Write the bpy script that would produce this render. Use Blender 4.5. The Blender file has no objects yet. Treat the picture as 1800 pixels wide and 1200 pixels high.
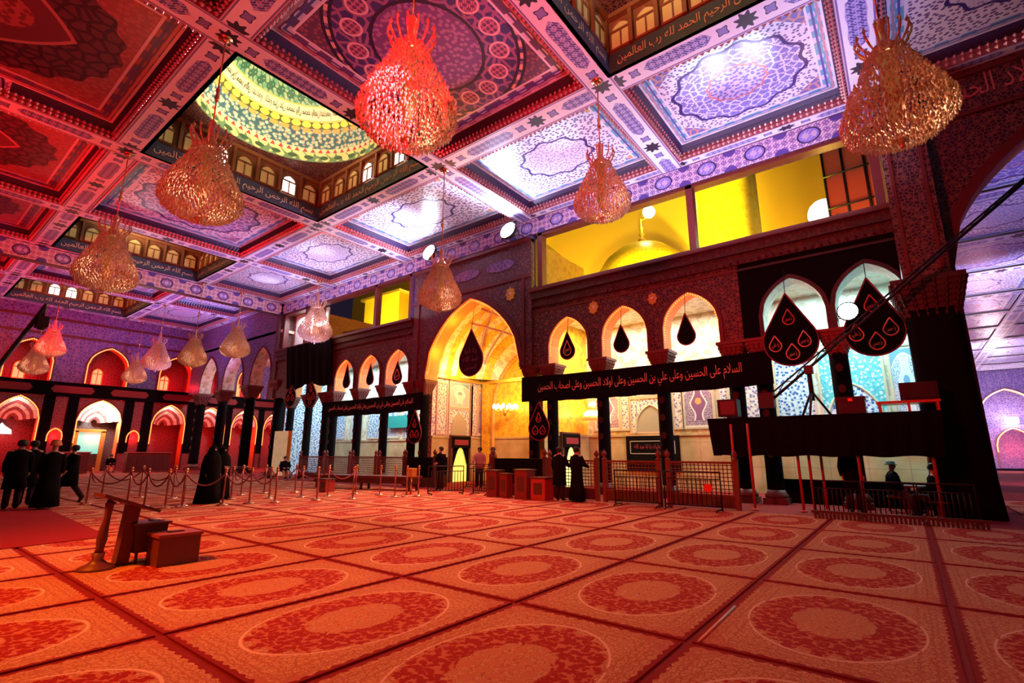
import bpy, bmesh, math, random
from math import sin, cos, pi, radians, sqrt, atan2
from mathutils import Vector, Matrix

# ------------------------------------------------------------ scene, camera, world, lights
S = bpy.context.scene
COL = S.collection
RNG = random.Random(7)

def make_camera():
    yaw, pit, rol = radians(127.868), radians(12.616), radians(0.154)
    fw = Vector((cos(pit) * cos(yaw), cos(pit) * sin(yaw), sin(pit)))
    r = fw.cross(Vector((0, 0, 1))).normalized()
    u = r.cross(fw)
    c, s = cos(rol), sin(rol)
    r2, u2 = r * c + u * s, u * c - r * s
    m = Matrix((r2, u2, -fw)).transposed().to_4x4()
    m.translation = Vector((0, 0, 1.5))
    cd = bpy.data.cameras.new('camera')
    cd.sensor_width = 36
    cd.lens = 36 * 874.8 / 1800
    cd.clip_end = 500
    o = bpy.data.objects.new('camera', cd)
    o.matrix_world = m
    COL.objects.link(o)
    S.camera = o
    return r2, u2, fw
CR, CU, CF = make_camera()
EYE = Vector((0, 0, 1.5))

def proj(p):                      # where a point falls in the 1800 x 1200 frame (for ordering things only)
    d = Vector(p) - EYE
    z = d.dot(CF)
    if z < 0.1:
        return (-9999, -9999)
    return (900 + 874.8 * d.dot(CR) / z, 600 - 874.8 * d.dot(CU) / z)

S.view_settings.view_transform = 'Standard'
S.view_settings.look = 'None'
S.view_settings.gamma = 1
S.view_settings.use_curve_mapping = False
S.view_settings.exposure = 0.0
S.cycles.max_bounces = 5
S.cycles.diffuse_bounces = 2
S.cycles.glossy_bounces = 3
S.cycles.transmission_bounces = 3
S.cycles.use_denoising = True
S.cycles.sample_clamp_indirect = 4.0
S.cycles.caustics_reflective = False
S.cycles.caustics_refractive = False

W = bpy.data.worlds.new('night')
S.world = W
W.use_nodes = True
W.node_tree.nodes['Background'].inputs[0].default_value = (0.012, 0.008, 0.02, 1)
W.node_tree.nodes['Background'].inputs[1].default_value = 1.0

def lamp(name, kind, loc, col, power, target=None, size=0.3, size_y=None, angle=90, blend=0.5):
    d = bpy.data.lights.new(name, kind)
    d.color = col
    d.energy = power
    if kind == 'AREA':
        d.size = size
        if size_y:
            d.shape = 'RECTANGLE'
            d.size_y = size_y
    else:
        d.shadow_soft_size = size
    if kind == 'SPOT':
        d.spot_size = radians(angle)
        d.spot_blend = blend
    o = bpy.data.objects.new(name, d)
    o.location = loc
    if target is not None:
        o.rotation_euler = (Vector(target) - Vector(loc)).to_track_quat('-Z', 'Y').to_euler()
    COL.objects.link(o)
    return o

RED = (1.0, 0.05, 0.03)
WARM = (1.0, 0.72, 0.38)
YEL = (1.0, 0.66, 0.06)
COOL = (0.68, 0.72, 1.0)
BLUE = (0.35, 0.38, 1.0)
CYAN = (0.55, 0.95, 1.0)
# added red spots without fixtures, for the red wash on ceiling, walls and floor
lamp('red_fill', 'SPOT', (-9, -7, 3.0), (1, .003, .008), 5600, (-14, 1.0, 12), .5, angle=85, blend=.8)
lamp('red_fill', 'SPOT', (-20, -7, 3.0), (1, .004, .008), 12000, (-27, 0.0, 12), .5, angle=80, blend=.8)
lamp('red_fill', 'SPOT', (-34, -7, 3.0), (1, .004, .010), 9000, (-40, 0.0, 12), .5, angle=80, blend=.8)
lamp('red_fill', 'SPOT', (-1, -4, 4.0), (1, .12, .07), 480, (-8, 7, 12), .5, angle=75, blend=.8)
lamp('red_fill', 'SPOT', (-9, -3.5, 10.8), (1, .18, .008), 9500, (-8.0, 4.0, 0), .5, angle=66, blend=1.0)
lamp('red_fill', 'SPOT', (-16, 3, 6.0), (1, .010, .014), 2600, (-24, 17.2, 8), .5, angle=80, blend=.8)
lamp('red_fill', 'SPOT', (-4, 2, 7.0), (1, .010, .014), 4200, (-8, 17.2, 8), .5, angle=110, blend=.8)
lamp('red_fill', 'SPOT', (-36, 6, 9.0), (1, .012, .045), 3200, (-50, 9, 4), .5, angle=100, blend=.8)
# white floods at the wall fixtures; the blue spots are added for the ceiling
lamp('white_flood', 'SPOT', (-13.0, 15.9, 10.9), COOL, 1300, (-10.6, 13, 13.6), .15, angle=128, blend=.6)
lamp('white_flood', 'SPOT', (-17.8, 15.9, 10.8), COOL, 1300, (-20.4, 13, 13.6), .15, angle=128, blend=.6)
lamp('blue_fill', 'SPOT', (1.0, 13.6, 5.0), (.46, .47, 1), 1900, (-4, 12.5, 12.4), .3, angle=95, blend=.7)
lamp('blue_fill', 'SPOT', (-27, 15.2, 5.0), (.55, .5, 1), 2600, (-29, 12.8, 12.4), .3, angle=95, blend=.7)
for ux, uy in ((-8.46, 13.1), (-3.5, 13.6), (-2.3, 14.0), (-24.4, 13.7), (-17.9, 13.5), (-31.6, 14.5)):   # uplights on the cornice ledge
    lamp('cornice_uplight', 'SPOT', (ux, 16.75, 8.75), (.86, .88, 1), 800, (ux, uy, 12.45), .08, angle=26, blend=1.0)
lamp('red_fill', 'SPOT', (5, -3, 8.0), (1, .008, .004), 1500, (-.5, 6, 0), .5, angle=75, blend=.9)  # added red spot for the floor before the pier
lamp('frieze_fill', 'AREA', (-5.5, 15.6, 8.9), (.84, .80, 1), 330, (-5.5, 16.9, 12), 11.0, .3)  # added unseen strips that brighten the frieze
lamp('frieze_fill', 'AREA', (-25, 15.6, 8.9), (.84, .80, 1), 260, (-25, 16.9, 12), 11.0, .3)
lamp('floor_fill', 'SPOT', (-14.5, 15.5, 10.7), (1, .38, .30), 7500, (-13.5, 9.5, 0), .3, angle=80, blend=1.0)  # added pink spot, stands in for arcade light spilling on the floor
# ------------------------------------------------------------ node helper
class V:
    """A value in a node tree; arithmetic on it adds Math nodes."""
    def __init__(s, nt, sock):
        s.nt, s.k = nt, sock
    def op(s, o, b=None, c=None):
        n = s.nt.nodes.new('ShaderNodeMath')
        n.operation = o
        for i, x in enumerate((s, b, c)):
            if x is None:
                continue
            if isinstance(x, V):
                s.nt.links.new(x.k, n.inputs[i])
            else:
                n.inputs[i].default_value = x
        return V(s.nt, n.outputs[0])
    def __add__(s, b): return s.op('ADD', b)
    __radd__ = __add__
    def __sub__(s, b): return s.op('SUBTRACT', b)
    def __rsub__(s, b): return (s * -1) + b
    def __mul__(s, b): return s.op('MULTIPLY', b)
    __rmul__ = __mul__
    def __truediv__(s, b): return s.op('DIVIDE', b)
    def __neg__(s): return s * -1
    def sin(s): return s.op('SINE')
    def cos(s): return s.op('COSINE')
    def abs(s): return s.op('ABSOLUTE')
    def sqrt(s): return s.op('SQRT')
    def lt(s, b): return s.op('LESS_THAN', b)
    def gt(s, b): return s.op('GREATER_THAN', b)
    def min(s, b): return s.op('MINIMUM', b)
    def max(s, b): return s.op('MAXIMUM', b)
    def mod(s, b): return s.op('FLOORED_MODULO', b)
    def floor(s): return s.op('FLOOR')
    def atan2(s, b): return s.op('ARCTAN2', b)
    def band(s, a, b): return s.gt(a) * s.lt(b)
    def clamp(s): return s.max(0.0).min(1.0)

class Mat:
    def __init__(s, name):
        s.m = bpy.data.materials.new(name)
        s.m.use_nodes = True
        s.nt = s.m.node_tree
        s.b = s.nt.nodes['Principled BSDF']
    def uv(s):
        n = s.nt.nodes.new('ShaderNodeUVMap')
        x = s.nt.nodes.new('ShaderNodeSeparateXYZ')
        s.nt.links.new(n.outputs[0], x.inputs[0])
        return V(s.nt, x.outputs[0]), V(s.nt, x.outputs[1])
    def obj(s):
        n = s.nt.nodes.new('ShaderNodeTexCoord')
        x = s.nt.nodes.new('ShaderNodeSeparateXYZ')
        s.nt.links.new(n.outputs['Object'], x.inputs[0])
        return [V(s.nt, x.outputs[i]) for i in range(3)]
    def noise(s, scale, detail=2.0, coord='Object'):
        n = s.nt.nodes.new('ShaderNodeTexCoord')
        t = s.nt.nodes.new('ShaderNodeTexNoise')
        t.inputs['Scale'].default_value = scale
        t.inputs['Detail'].default_value = detail
        s.nt.links.new(n.outputs[coord], t.inputs['Vector'])
        return V(s.nt, t.outputs[0])
    def vor(s, u, v, scale, feature='F1', rnd=1.0):
        c = s.nt.nodes.new('ShaderNodeCombineXYZ')
        for i, x in enumerate((u, v)):
            s.nt.links.new(x.k, c.inputs[i])
        t = s.nt.nodes.new('ShaderNodeTexVoronoi')
        t.voronoi_dimensions = '2D'
        t.feature = feature
        t.inputs['Scale'].default_value = scale
        t.inputs['Randomness'].default_value = rnd
        s.nt.links.new(c.outputs[0], t.inputs['Vector'])
        return V(s.nt, t.outputs['Distance'])
    def col(s, c):
        if isinstance(c, tuple):
            n = s.nt.nodes.new('ShaderNodeRGB')
            n.outputs[0].default_value = (*c[:3], 1)
            return n.outputs[0]
        return c
    def mix(s, f, a, b):
        n = s.nt.nodes.new('ShaderNodeMix')
        n.data_type = 'RGBA'
        if isinstance(f, V):
            s.nt.links.new(f.k, n.inputs[0])
        else:
            n.inputs[0].default_value = f
        for i, c in ((6, a), (7, b)):
            if isinstance(c, tuple):
                n.inputs[i].default_value = (*c[:3], 1)
            else:
                s.nt.links.new(c, n.inputs[i])
        return n.outputs[2]
    def out(s, col=None, rough=.6, metal=0.0, spec=.5, emit=None, estr=0.0, bump=None, bstr=.3, bdist=.02, alpha=None, trans=None):
        b = s.b
        if col is not None:
            if isinstance(col, tuple):
                b.inputs['Base Color'].default_value = (*col[:3], 1)
            else:
                s.nt.links.new(col, b.inputs['Base Color'])
        if isinstance(rough, V):
            s.nt.links.new(rough.k, b.inputs['Roughness'])
        else:
            b.inputs['Roughness'].default_value = rough
        b.inputs['Metallic'].default_value = metal
        b.inputs['Specular IOR Level'].default_value = spec
        if emit is not None:
            if isinstance(emit, tuple):
                b.inputs['Emission Color'].default_value = (*emit[:3], 1)
            else:
                s.nt.links.new(emit, b.inputs['Emission Color'])
            b.inputs['Emission Strength'].default_value = estr
        if bump is not None:
            n = s.nt.nodes.new('ShaderNodeBump')
            n.inputs['Strength'].default_value = bstr
            n.inputs['Distance'].default_value = bdist
            s.nt.links.new(bump.k, n.inputs['Height'])
            s.nt.links.new(n.outputs[0], b.inputs['Normal'])
        if trans is not None:
            b.inputs['Transmission Weight'].default_value = trans
        return s.m

def curl(u, v, k, a=1.6):                       # scroll-like arabesque lines, about 0 on a line
    return ((u * k + (v * k).sin() * a).sin() + (v * k - (u * k).sin() * a).sin()).abs()

MATS = {}
def plain(name, col, rough=.6, metal=0.0, spec=.5, emit=None, estr=0.0):
    if name not in MATS:
        MATS[name] = Mat(name).out(col, rough, metal, spec, emit, estr)
    return MATS[name]

BLACK = plain('black_cloth', (.006, .005, .006), .95, spec=.08)
DARKWOOD = plain('dark_wood', (.10, .03, .02), .5)
REDWOOD = plain('red_wood', (.17, .04, .03), .45)
IRON = plain('dark_iron', (.02, .015, .018), .45, .3)
BRASS = plain('brass', (.75, .42, .2), .25, .9)
ROPE = plain('red_rope', (.30, .05, .05), .8)
REDPOLE = plain('red_paint', (.5, .04, .04), .5)
SKIN = plain('skin', (.55, .33, .23), .6)
HAIR = plain('hair', (.01, .008, .008), .6)
WHITE = plain('white_paint', (.8, .8, .78), .5)
GOLD = plain('gold_leaf', (.95, .62, .12), .3, .6)
SCRIPT = plain('script_thread', (.85, .38, .22), .7)
SCRIPT_RED = plain('red_script_thread', (.75, .10, .05), .7)
GLOW = plain('bulb_glow', (1, .6, .3), .5, emit=(1, .27, .055), estr=2.6)
GLOW.cycles.emission_sampling = 'NONE'
GLOW2 = plain('pink_bulb_glow', (1, .6, .5), .5, emit=(1, .33, .22), estr=4.0)
GLOW2.cycles.emission_sampling = 'NONE'
FLOOD = plain('flood_lens', (1, 1, 1), .3, emit=(.92, .94, 1), estr=40.0)
FLOOD.cycles.emission_sampling = 'NONE'
WLAMP = plain('warm_lamp_glass', (1, .9, .7), .3, emit=(1, .78, .4), estr=10.0)
WLAMP.cycles.emission_sampling = 'NONE'
LIT = plain('lit_window_glass', (1, .97, .9), .3, emit=(1, .95, .8), estr=2.2)
LIT.cycles.emission_sampling = 'NONE'

def m_crystal():
    M = Mat('cut_crystal')
    n = M.noise(31.0, 1.0)
    col = M.mix((n * 3.2 - 1.1).clamp(), (.55, .26, .14), (1, .84, .74))
    M.out(col, .08, .35, 1.0)
    tr = M.nt.nodes.new('ShaderNodeBsdfTranslucent')
    tr.inputs[0].default_value = (1, .64, .42, 1)
    mx = M.nt.nodes.new('ShaderNodeMixShader')
    mx.inputs[0].default_value = .35
    M.nt.links.new(M.b.outputs[0], mx.inputs[1])
    M.nt.links.new(tr.outputs[0], mx.inputs[2])
    M.nt.links.new(mx.outputs[0], M.nt.nodes['Material Output'].inputs['Surface'])
    return M.m
CRYSTAL = m_crystal()
AMBER = plain('amber_glass', (.10, .03, .012), .3, .3, emit=(1, .30, .08), estr=.18)
AMBER.cycles.emission_sampling = 'NONE'

def m_panel(name, style):
    """Mirror-and-tile ceiling panel; UV runs -1..1 over the panel in both ways."""
    M = Mat(name)
    x, y = M.uv()
    ax, ay = x.abs(), y.abs()
    hw = 3.0
    d = (1 - ax.max(ay)) * hw                    # distance from the rim in metres, about
    mx, my = ax * hw, ay * hw
    r = (x * x + y * y).sqrt()
    th = y.atan2(x)
    f1 = M.vor(mx, my, 6.0)
    ed = M.vor(mx, my, 3.2, 'DISTANCE_TO_EDGE')
    fine = f1 * 2.4
    coarse = ed * 5.0
    lace = f1.gt(.30)
    white, blue, deep, turq, rose = (.80, .76, .90), (.10, .10, .46), (.05, .03, .20), (.16, .42, .62), (.60, .18, .20)
    if style == 'medallion':
        field = M.mix(lace, (.17, .13, .36), white)
        sc = r * (1 + (th * 12).cos() * .045)
        med = M.mix(coarse.lt(.6), (.25, .22, .62), (.72, .68, .88))
        med = M.mix(f1.lt(.16), med, (.12, .10, .40))
        core = M.mix(fine.lt(.9), (.55, .42, .66), (.16, .14, .5))
        c = M.mix(sc.lt(.74), field, med)
        c = M.mix((sc - .74).abs().lt(.022), c, deep)
        c = M.mix(sc.lt(.34), c, core)
        c = M.mix((sc - .34).abs().lt(.015), c, rose)
        cor = (ax - 1).abs() + (ay - 1).abs()
        c = M.mix(cor.lt(.62), c, M.mix(coarse.lt(.7), (.20, .16, .5), (.62, .30, .28)))
    elif style == 'circle':
        field = M.mix(lace, (.34, .10, .16), (.13, .06, .16))
        ring = M.mix(coarse.lt(.7), (.06, .04, .22), (.36, .14, .34))
        c = M.mix(r.lt(.92), field, ring)
        for q in (.92, .86, .52):
            c = M.mix((r - q).abs().lt(.016), c, (.03, .01, .06))
        c = M.mix(((r - .89).abs().lt(.016)) * ((th * 40).sin().gt(0.0)), c, (.85, .50, .45))
        # a wreath of sixteen rosettes
        t16 = (th * (16 / (2 * pi))).mod(1.0) - .5
        rr = (((r - .68) * 3.4) * ((r - .68) * 3.4) + (t16 * .9) * (t16 * .9)).sqrt()
        c = M.mix(rr.lt(.30), c, M.mix(curl(mx, my, 44).lt(.7), (.66, .22, .36), (.16, .05, .20)))
        c = M.mix((rr - .30).abs().lt(.035), c, (.85, .55, .62))
        c = M.mix(r.lt(.5), c, M.mix(fine.lt(.8), (.20, .08, .30), (.42, .20, .46)))
    elif style == 'lozenge':
        field = (.46, .14, .15)
        blob = r * (1 + (th * 18).cos() * .03)
        c = M.mix(f1.gt(.36), field, (.36, .10, .12))
        c = M.mix(blob.lt(.78), c, M.mix(coarse.lt(.75), (.16, .05, .09), (.06, .02, .05)))
        lo = (ax * ax + ay * ay).sqrt() * .35 + (ax + ay) * .65
        c = M.mix(lo.lt(.46), c, (.20, .05, .09))
        c = M.mix((lo - .46).abs().lt(.02), c, (.62, .26, .28))
        c = M.mix(r.lt(.2), c, M.mix(fine.lt(.9), (.50, .14, .16), (.25, .06, .09)))
    else:                                        # lace
        c = M.mix(f1.gt(.31), (.16, .11, .32), (.86, .82, .94))
        sc = r * (1 + (th * 10).cos() * .06)
        c = M.mix(sc.lt(.5), c, M.mix(f1.gt(.24), (.30, .22, .50), (.74, .70, .90)))
        c = M.mix((sc - .5).abs().lt(.02), c, deep)
        cor = (ax - .86).abs().max((ay - .80).abs())
        c = M.mix(((ax - 1).abs() + (ay - 1).abs()).lt(.42), c, M.mix(coarse.lt(.8), (.20, .14, .42), (.40, .30, .6)))
        c = M.mix(cor.lt(.07), c, (.75, .35, .14))
    # border bands
    bm = M.mix(((mx * 9).sin() * (my * 9).sin()).gt(.1), turq if style != 'circle' and style != 'lozenge' else (.16, .06, .2), (.75, .66, .86) if style != 'lozenge' else (.4, .1, .12))
    c = M.mix(d.lt(.46), c, bm)
    for q, cc in ((.46, (.85, .80, .95)), (.30, (.10, .10, .40)), (.14, (.60, .30, .38)), (.04, (.88, .84, .95))):
        c = M.mix((d - q).abs().lt(.035), c, cc)
    tess = M.nt.nodes.new('ShaderNodeTexVoronoi')
    tess.inputs['Scale'].default_value = 26
    tc = M.nt.nodes.new('ShaderNodeTexCoord')
    M.nt.links.new(tc.outputs['Object'], tess.inputs['Vector'])
    return M.out(c, .30, .12, .65, bump=V(M.nt, tess.outputs['Distance']), bstr=.10, bdist=.02)

def m_band(name, ground=(.82, .76, .84)):
    """White beam band with blue cartouches and stars; U runs along in metres, V across from -1 to 1."""
    M = Mat(name)
    u, v = M.uv()
    P = 3.75
    s = u.mod(P) - P / 2
    y = v * .42
    cart = ((s.abs() - .78).max(0.0) * 1.0 + y.abs() * (1.0 + (u * 8).cos() * .06)).lt(.215)
    orn = curl(u, y, 30, 1.9).lt(.8)
    c = M.mix(cart, ground, M.mix(orn, (.07, .06, .30), (.44, .36, .66)))
    def star(cx, rad, n, col):
        sx = (s.abs() - cx)
        r = (sx * sx + y * y).sqrt() * (1 + (y.atan2(sx) * n).cos() * .22)
        return M.mix(r.lt(rad), c, M.mix(r.lt(rad * .8), (.03, .02, .08), col))
    c = star(1.28, .15, 4, (.24, .20, .52))
    c = star(1.875, .24, 8, (.03, .02, .05))
    c = M.mix((v.abs() - .86).abs().lt(.055), c, (.20, .12, .36))
    c = M.mix((v.abs() - .97).abs().lt(.03), c, (.45, .22, .32))
    return M.out(c, .35, .05, .6)

def m_frieze(name, ground, fig, disc, H=.8):
    """Frieze with discs; U along in metres, V from 0 to 1."""
    M = Mat(name)
    u, v = M.uv()
    P = 1.62
    s = u.mod(P) - P / 2
    y = (v - .5) * H
    c = M.mix(curl(u, y, 26, 1.8).lt(.75), ground, fig)
    r = (s * s * .62 + y * y).sqrt()
    c = M.mix(r.lt(.25), c, disc)
    c = M.mix((r - .25).abs().lt(.022), c, (.03, .02, .10))
    c = M.mix(r.lt(.18) * curl(u, y, 24).lt(.8), c, (.62, .55, .80))
    s2 = (u + P / 2).mod(P) - P / 2
    r2 = (s2 * s2 * 1.0 + (y.abs() - H * .5) * (y.abs() - H * .5)).sqrt()
    c = M.mix(r2.lt(.22), c, (.10, .06, .34))
    c = M.mix((v - .5).abs().gt(.465), c, (.04, .02, .08))
    return M.out(c, .4, .05, .5)

def m_facade(name, bg, fig, flower, k=9.0, rough=.45):
    M = Mat(name)
    u, v = M.uv()
    ed = M.vor(u, v, k * .32, 'DISTANCE_TO_EDGE')
    f1 = M.vor(u, v, k * .16)
    c = M.mix(ed.lt(.10), bg, fig)
    c = M.mix(f1.lt(.17), c, flower)
    c = M.mix((f1 - .26).abs().lt(.025), c, fig)
    return M.out(c, rough, .0, .5)

def m_tile(name, ground, line, accent, k=14.0, border=None, rough=.35):
    """Wall tile panel; UV in metres."""
    M = Mat(name)
    u, v = M.uv()
    f1 = M.vor(u.abs(), v, k * .30)
    c = M.mix(f1.gt(.30), line, ground)
    c = M.mix(M.vor(u, v, k * .21, 'DISTANCE_TO_EDGE').lt(.035), c, accent)
    return M.out(c, rough, 0, .5)

def m_medal(name, ground, line, accent, core, k=10.0):
    """A framed tile picture: UV -1..1; vase-like medallion between scrolls."""
    M = Mat(name)
    x, y = M.uv()
    ax = x.abs()
    c = M.mix(M.vor(ax, y * 1.6, 9.0).lt(.26), ground, line)
    w = .46 - (y * 1.6).abs() * .16 + (y * 7).cos() * .10
    c = M.mix((ax - w).lt(0.0) * y.abs().lt(.72), c, core)
    c = M.mix((ax - w).abs().lt(.05) * y.abs().lt(.72), c, (.9, .88, .82))
    r = (x * x + (y - .1) * (y - .1) * 2.4).sqrt()
    c = M.mix(r.lt(.22), c, accent)
    arch = y - (.80 - ax * ax * .42)
    c = M.mix(arch.gt(0.0), c, accent)
    c = M.mix(arch.abs().lt(.03), c, (.85, .82, .75))
    c = M.mix(ax.max(y.abs()).gt(.93), c, (.80, .72, .62))
    return M.out(c, .35)

def m_marble():
    M = Mat('veined_marble')
    n = M.noise(1.3, 5.0)
    u, v = M.uv()
    j = (u.mod(1.15).lt(.02)).max(v.mod(.98).lt(.02))
    c = M.mix((n * 2.4 - .75).clamp(), (.42, .30, .13), (.66, .52, .30))
    return M.out(M.mix(j, c, (.35, .28, .18)), .3)

def m_carpet():
    M = Mat('medallion_carpet')
    x, y = M.uv()
    ax, ay = x.abs(), y.abs()
    n = M.noise(52.0, 3.0)
    n2 = M.noise(9.0, 3.0)
    w = (n2 - .5) * .10
    mx, my = ax * .86 + w, ay * 1.28 - w
    r = (x * x * 1.0 + y * y).sqrt()
    base = M.mix((n * 3 - 1).clamp(), (.42, .17, .06), (.74, .40, .20))
    base = M.mix(M.vor(mx, my, 15.0, 'DISTANCE_TO_EDGE').lt(.06), base, (.42, .12, .05))
    blob = M.vor(mx, my, 17.0) + (n - .5) * .7
    redm = M.mix(blob.lt(.52), (.56, .17, .07), (.34, .012, .008))
    rj = r + (M.vor(mx, my, 7.0) - .42) * .13
    c = M.mix(rj.band(.38, .745), base, redm)
    c = M.mix((rj - .38).abs().lt(.012), c, (.34, .02, .012))
    c = M.mix((r - .79).abs().lt(.010), c, (.78, .50, .34))
    c = M.mix(r.lt(.38) * curl(mx, my, 40).lt(.55), c, (.56, .22, .10))
    c = M.mix(((ax - 1).abs() * .86 + (ay - 1).abs() * 1.28).lt(.42) * curl(mx, my, 36).lt(.7), c, (.52, .16, .08))
    e = ((1 - ax) * .86).min((1 - ay) * 1.28) + ((mx * 52).sin() * (my * 52).sin()) * .014 + (n - .5) * .02
    for q in (.10, .145, .24):
        c = M.mix((e - q).abs().lt(.009), c, (.46, .15, .07))
    c = M.mix(e.lt(.045), c, (.26, .010, .010))
    return M.out(c, .9, spec=.15, bump=n, bstr=.35, bdist=.01)

def m_floor():
    M = Mat('dark_red_floor_covering')
    n = M.noise(9.0, 3.0)
    return M.out(M.mix(n, (.20, .012, .012), (.30, .03, .025)), .85, spec=.15)

def m_rug():
    M = Mat('plain_red_rug')
    n = M.noise(60.0, 2.0)
    return M.out(M.mix(n, (.26, .012, .012), (.36, .02, .02)), .95, spec=.1, bump=n, bstr=.3)

def m_dome():
    """Dome tiling: U is the height angle 0 (rim) to 1 (crown), V the angle round in turns."""
    M = Mat('dome_mosaic')
    t, a = M.uv()
    n = M.noise(5.0, 3.0)
    lx = a * 2 * pi * 3.2
    ly = t * 5.2
    speck = M.mix((n * 3 - 1).clamp(), (.16, .34, .34), (.52, .52, .42))
    f1 = M.vor(lx, ly, 5.5)
    speck = M.mix(f1.gt(.42), speck, (.05, .12, .18))
    speck = M.mix(f1.lt(.16), speck, (.70, .66, .50))
    dx, dy = (a * 56).mod(1.0) - .5, (t * 24).mod(1.0) - .5
    speck = M.mix((dx * dx + dy * dy).lt(.02), speck, (.75, .34, .22))
    c = speck
    rim = M.mix(curl(lx, ly, 7).lt(.5), (.68, .62, .28), (.14, .24, .14))
    px = (a * 32).mod(1.0) - .5
    rim = M.mix((px * px * 2 + (t - .042) * (t - .042) * 420).lt(.16), rim, (.05, .10, .06))
    c = M.mix(t.lt(.085), c, rim)
    tul = ((a * 64).mod(1.0) - .5).abs()
    c = M.mix(t.band(.085, .125), c, (.80, .62, .40))
    c = M.mix(t.band(.088, .122) * (tul - (.125 - t) * 9).lt(0.0), c, (.40, .05, .06))
    cy = (a * 44).mod(1.0) - .5
    for tc, rad, col, bgc in ((.285, .16, (.80, .40, .12), None), (.33, .20, (.78, .74, .12), (.10, .10, .03))):
        yy = (t - tc) * 17
        rr = cy * cy + yy * yy
        if bgc:
            c = M.mix((t - tc).abs().lt(.03), c, bgc)
        c = M.mix(rr.lt(rad), c, col)
    c = M.mix(t.band(.365, .485), c, (.86, .84, .60))
    c = M.mix((t - .362).abs().lt(.008), c, (.70, .62, .16))
    c = M.mix((t - .487).abs().lt(.01), c, (.70, .62, .16))
    inner = M.mix((n * 3 - 1).clamp(), (.08, .36, .26), (.55, .60, .36))
    c = M.mix(t.gt(.49), c, M.mix(curl(lx, ly, 11).lt(.6), inner, (.05, .16, .10)))
    return M.out(c, .5, 0, .4)

PANEL = {k: m_panel('ceiling_tiles_' + k, k) for k in ('medallion', 'circle', 'lozenge', 'lace')}
BAND = m_band('beam_band')
BEAD = plain('moulding_mirror', (.75, .42, .42), .2, .4)
STRIPE = plain('crimson_moulding', (.42, .10, .12), .35, .1)
FRIEZE = m_frieze('violet_frieze', (.78, .66, .84), (.30, .20, .50), (.28, .25, .78))
FRIEZE2 = m_frieze('rose_frieze', (.80, .62, .58), (.46, .26, .36), (.24, .12, .40))
FACADE = m_facade('facade_mosaic', (.016, .003, .005), (.19, .04, .04), (.2, .06, .035), 26)
FACADE2 = m_facade('pier_mosaic', (.022, .006, .012), (.20, .075, .08), (.2, .08, .05), 30)
CORN = m_facade('cornice_mosaic', (.035, .004, .006), (.08, .014, .016), (.10, .025, .02), 26)
MOULD = plain('red_stone_moulding', (.12, .014, .014), .4)
PURP = m_facade('violet_wall_mosaic', (.13, .07, .24), (.28, .18, .42), (.30, .16, .32), 13)
REDWALL = m_facade('red_wall_mosaic', (.24, .06, .06), (.36, .12, .10), (.32, .08, .09), 13)
MARBLE = m_marble()
TILE_B = m_tile('blue_white_tiles', (.80, .78, .74), (.22, .22, .50), (.55, .25, .30), 22)
TILE_C = m_tile('turquoise_tiles', (.16, .55, .58), (.75, .82, .80), (.10, .22, .45), 22)
TILE_D = m_tile('cobalt_tiles', (.75, .80, .86), (.06, .12, .42), (.10, .35, .50), 22)
TILE_W = m_tile('pale_vault_tiles', (.86, .82, .70), (.62, .55, .40), (.75, .55, .40), 7)
TILE_Y = m_tile('yellow_vault_tiles', (.85, .55, .04), (.70, .40, .03), (.78, .34, .05), 8)
MEDAL = m_medal('medallion_picture', (.30, .20, .34), (.72, .62, .60), (.75, .42, .16), (.28, .12, .26))
MEDAL_B = m_medal('blue_medallion_picture', (.62, .62, .66), (.16, .18, .44), (.20, .36, .55), (.78, .76, .80))
SOFFIT = plain('lit_soffit', (.80, .27, .07), .6)  # orange glow of the light strings put into the base colour
CARPET = m_carpet()
FLOORM = m_floor()
RUG = m_rug()
DOME = m_dome()
DRUMWOOD = plain('drum_wood', (.20, .07, .03), .45)
DRUMPANE = plain('drum_window_pane', (.55, .42, .16), .35, emit=(.9, .62, .2), estr=.10)
DRUMPANE.cycles.emission_sampling = 'NONE'
SCRIPTBAND = plain('script_ground', (.035, .04, .10), .5)
GOLDLINE = plain('gold_lettering', (.75, .60, .38), .5)
INK = plain('ink_lettering', (.05, .05, .03), .7)
GOLDTILE = m_tile('gold_bricks', (.95, .66, .05), (.88, .55, .03), (.95, .70, .10), 8)
OCHRE = plain('ochre_plaster', (.62, .40, .06), .8)
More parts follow.
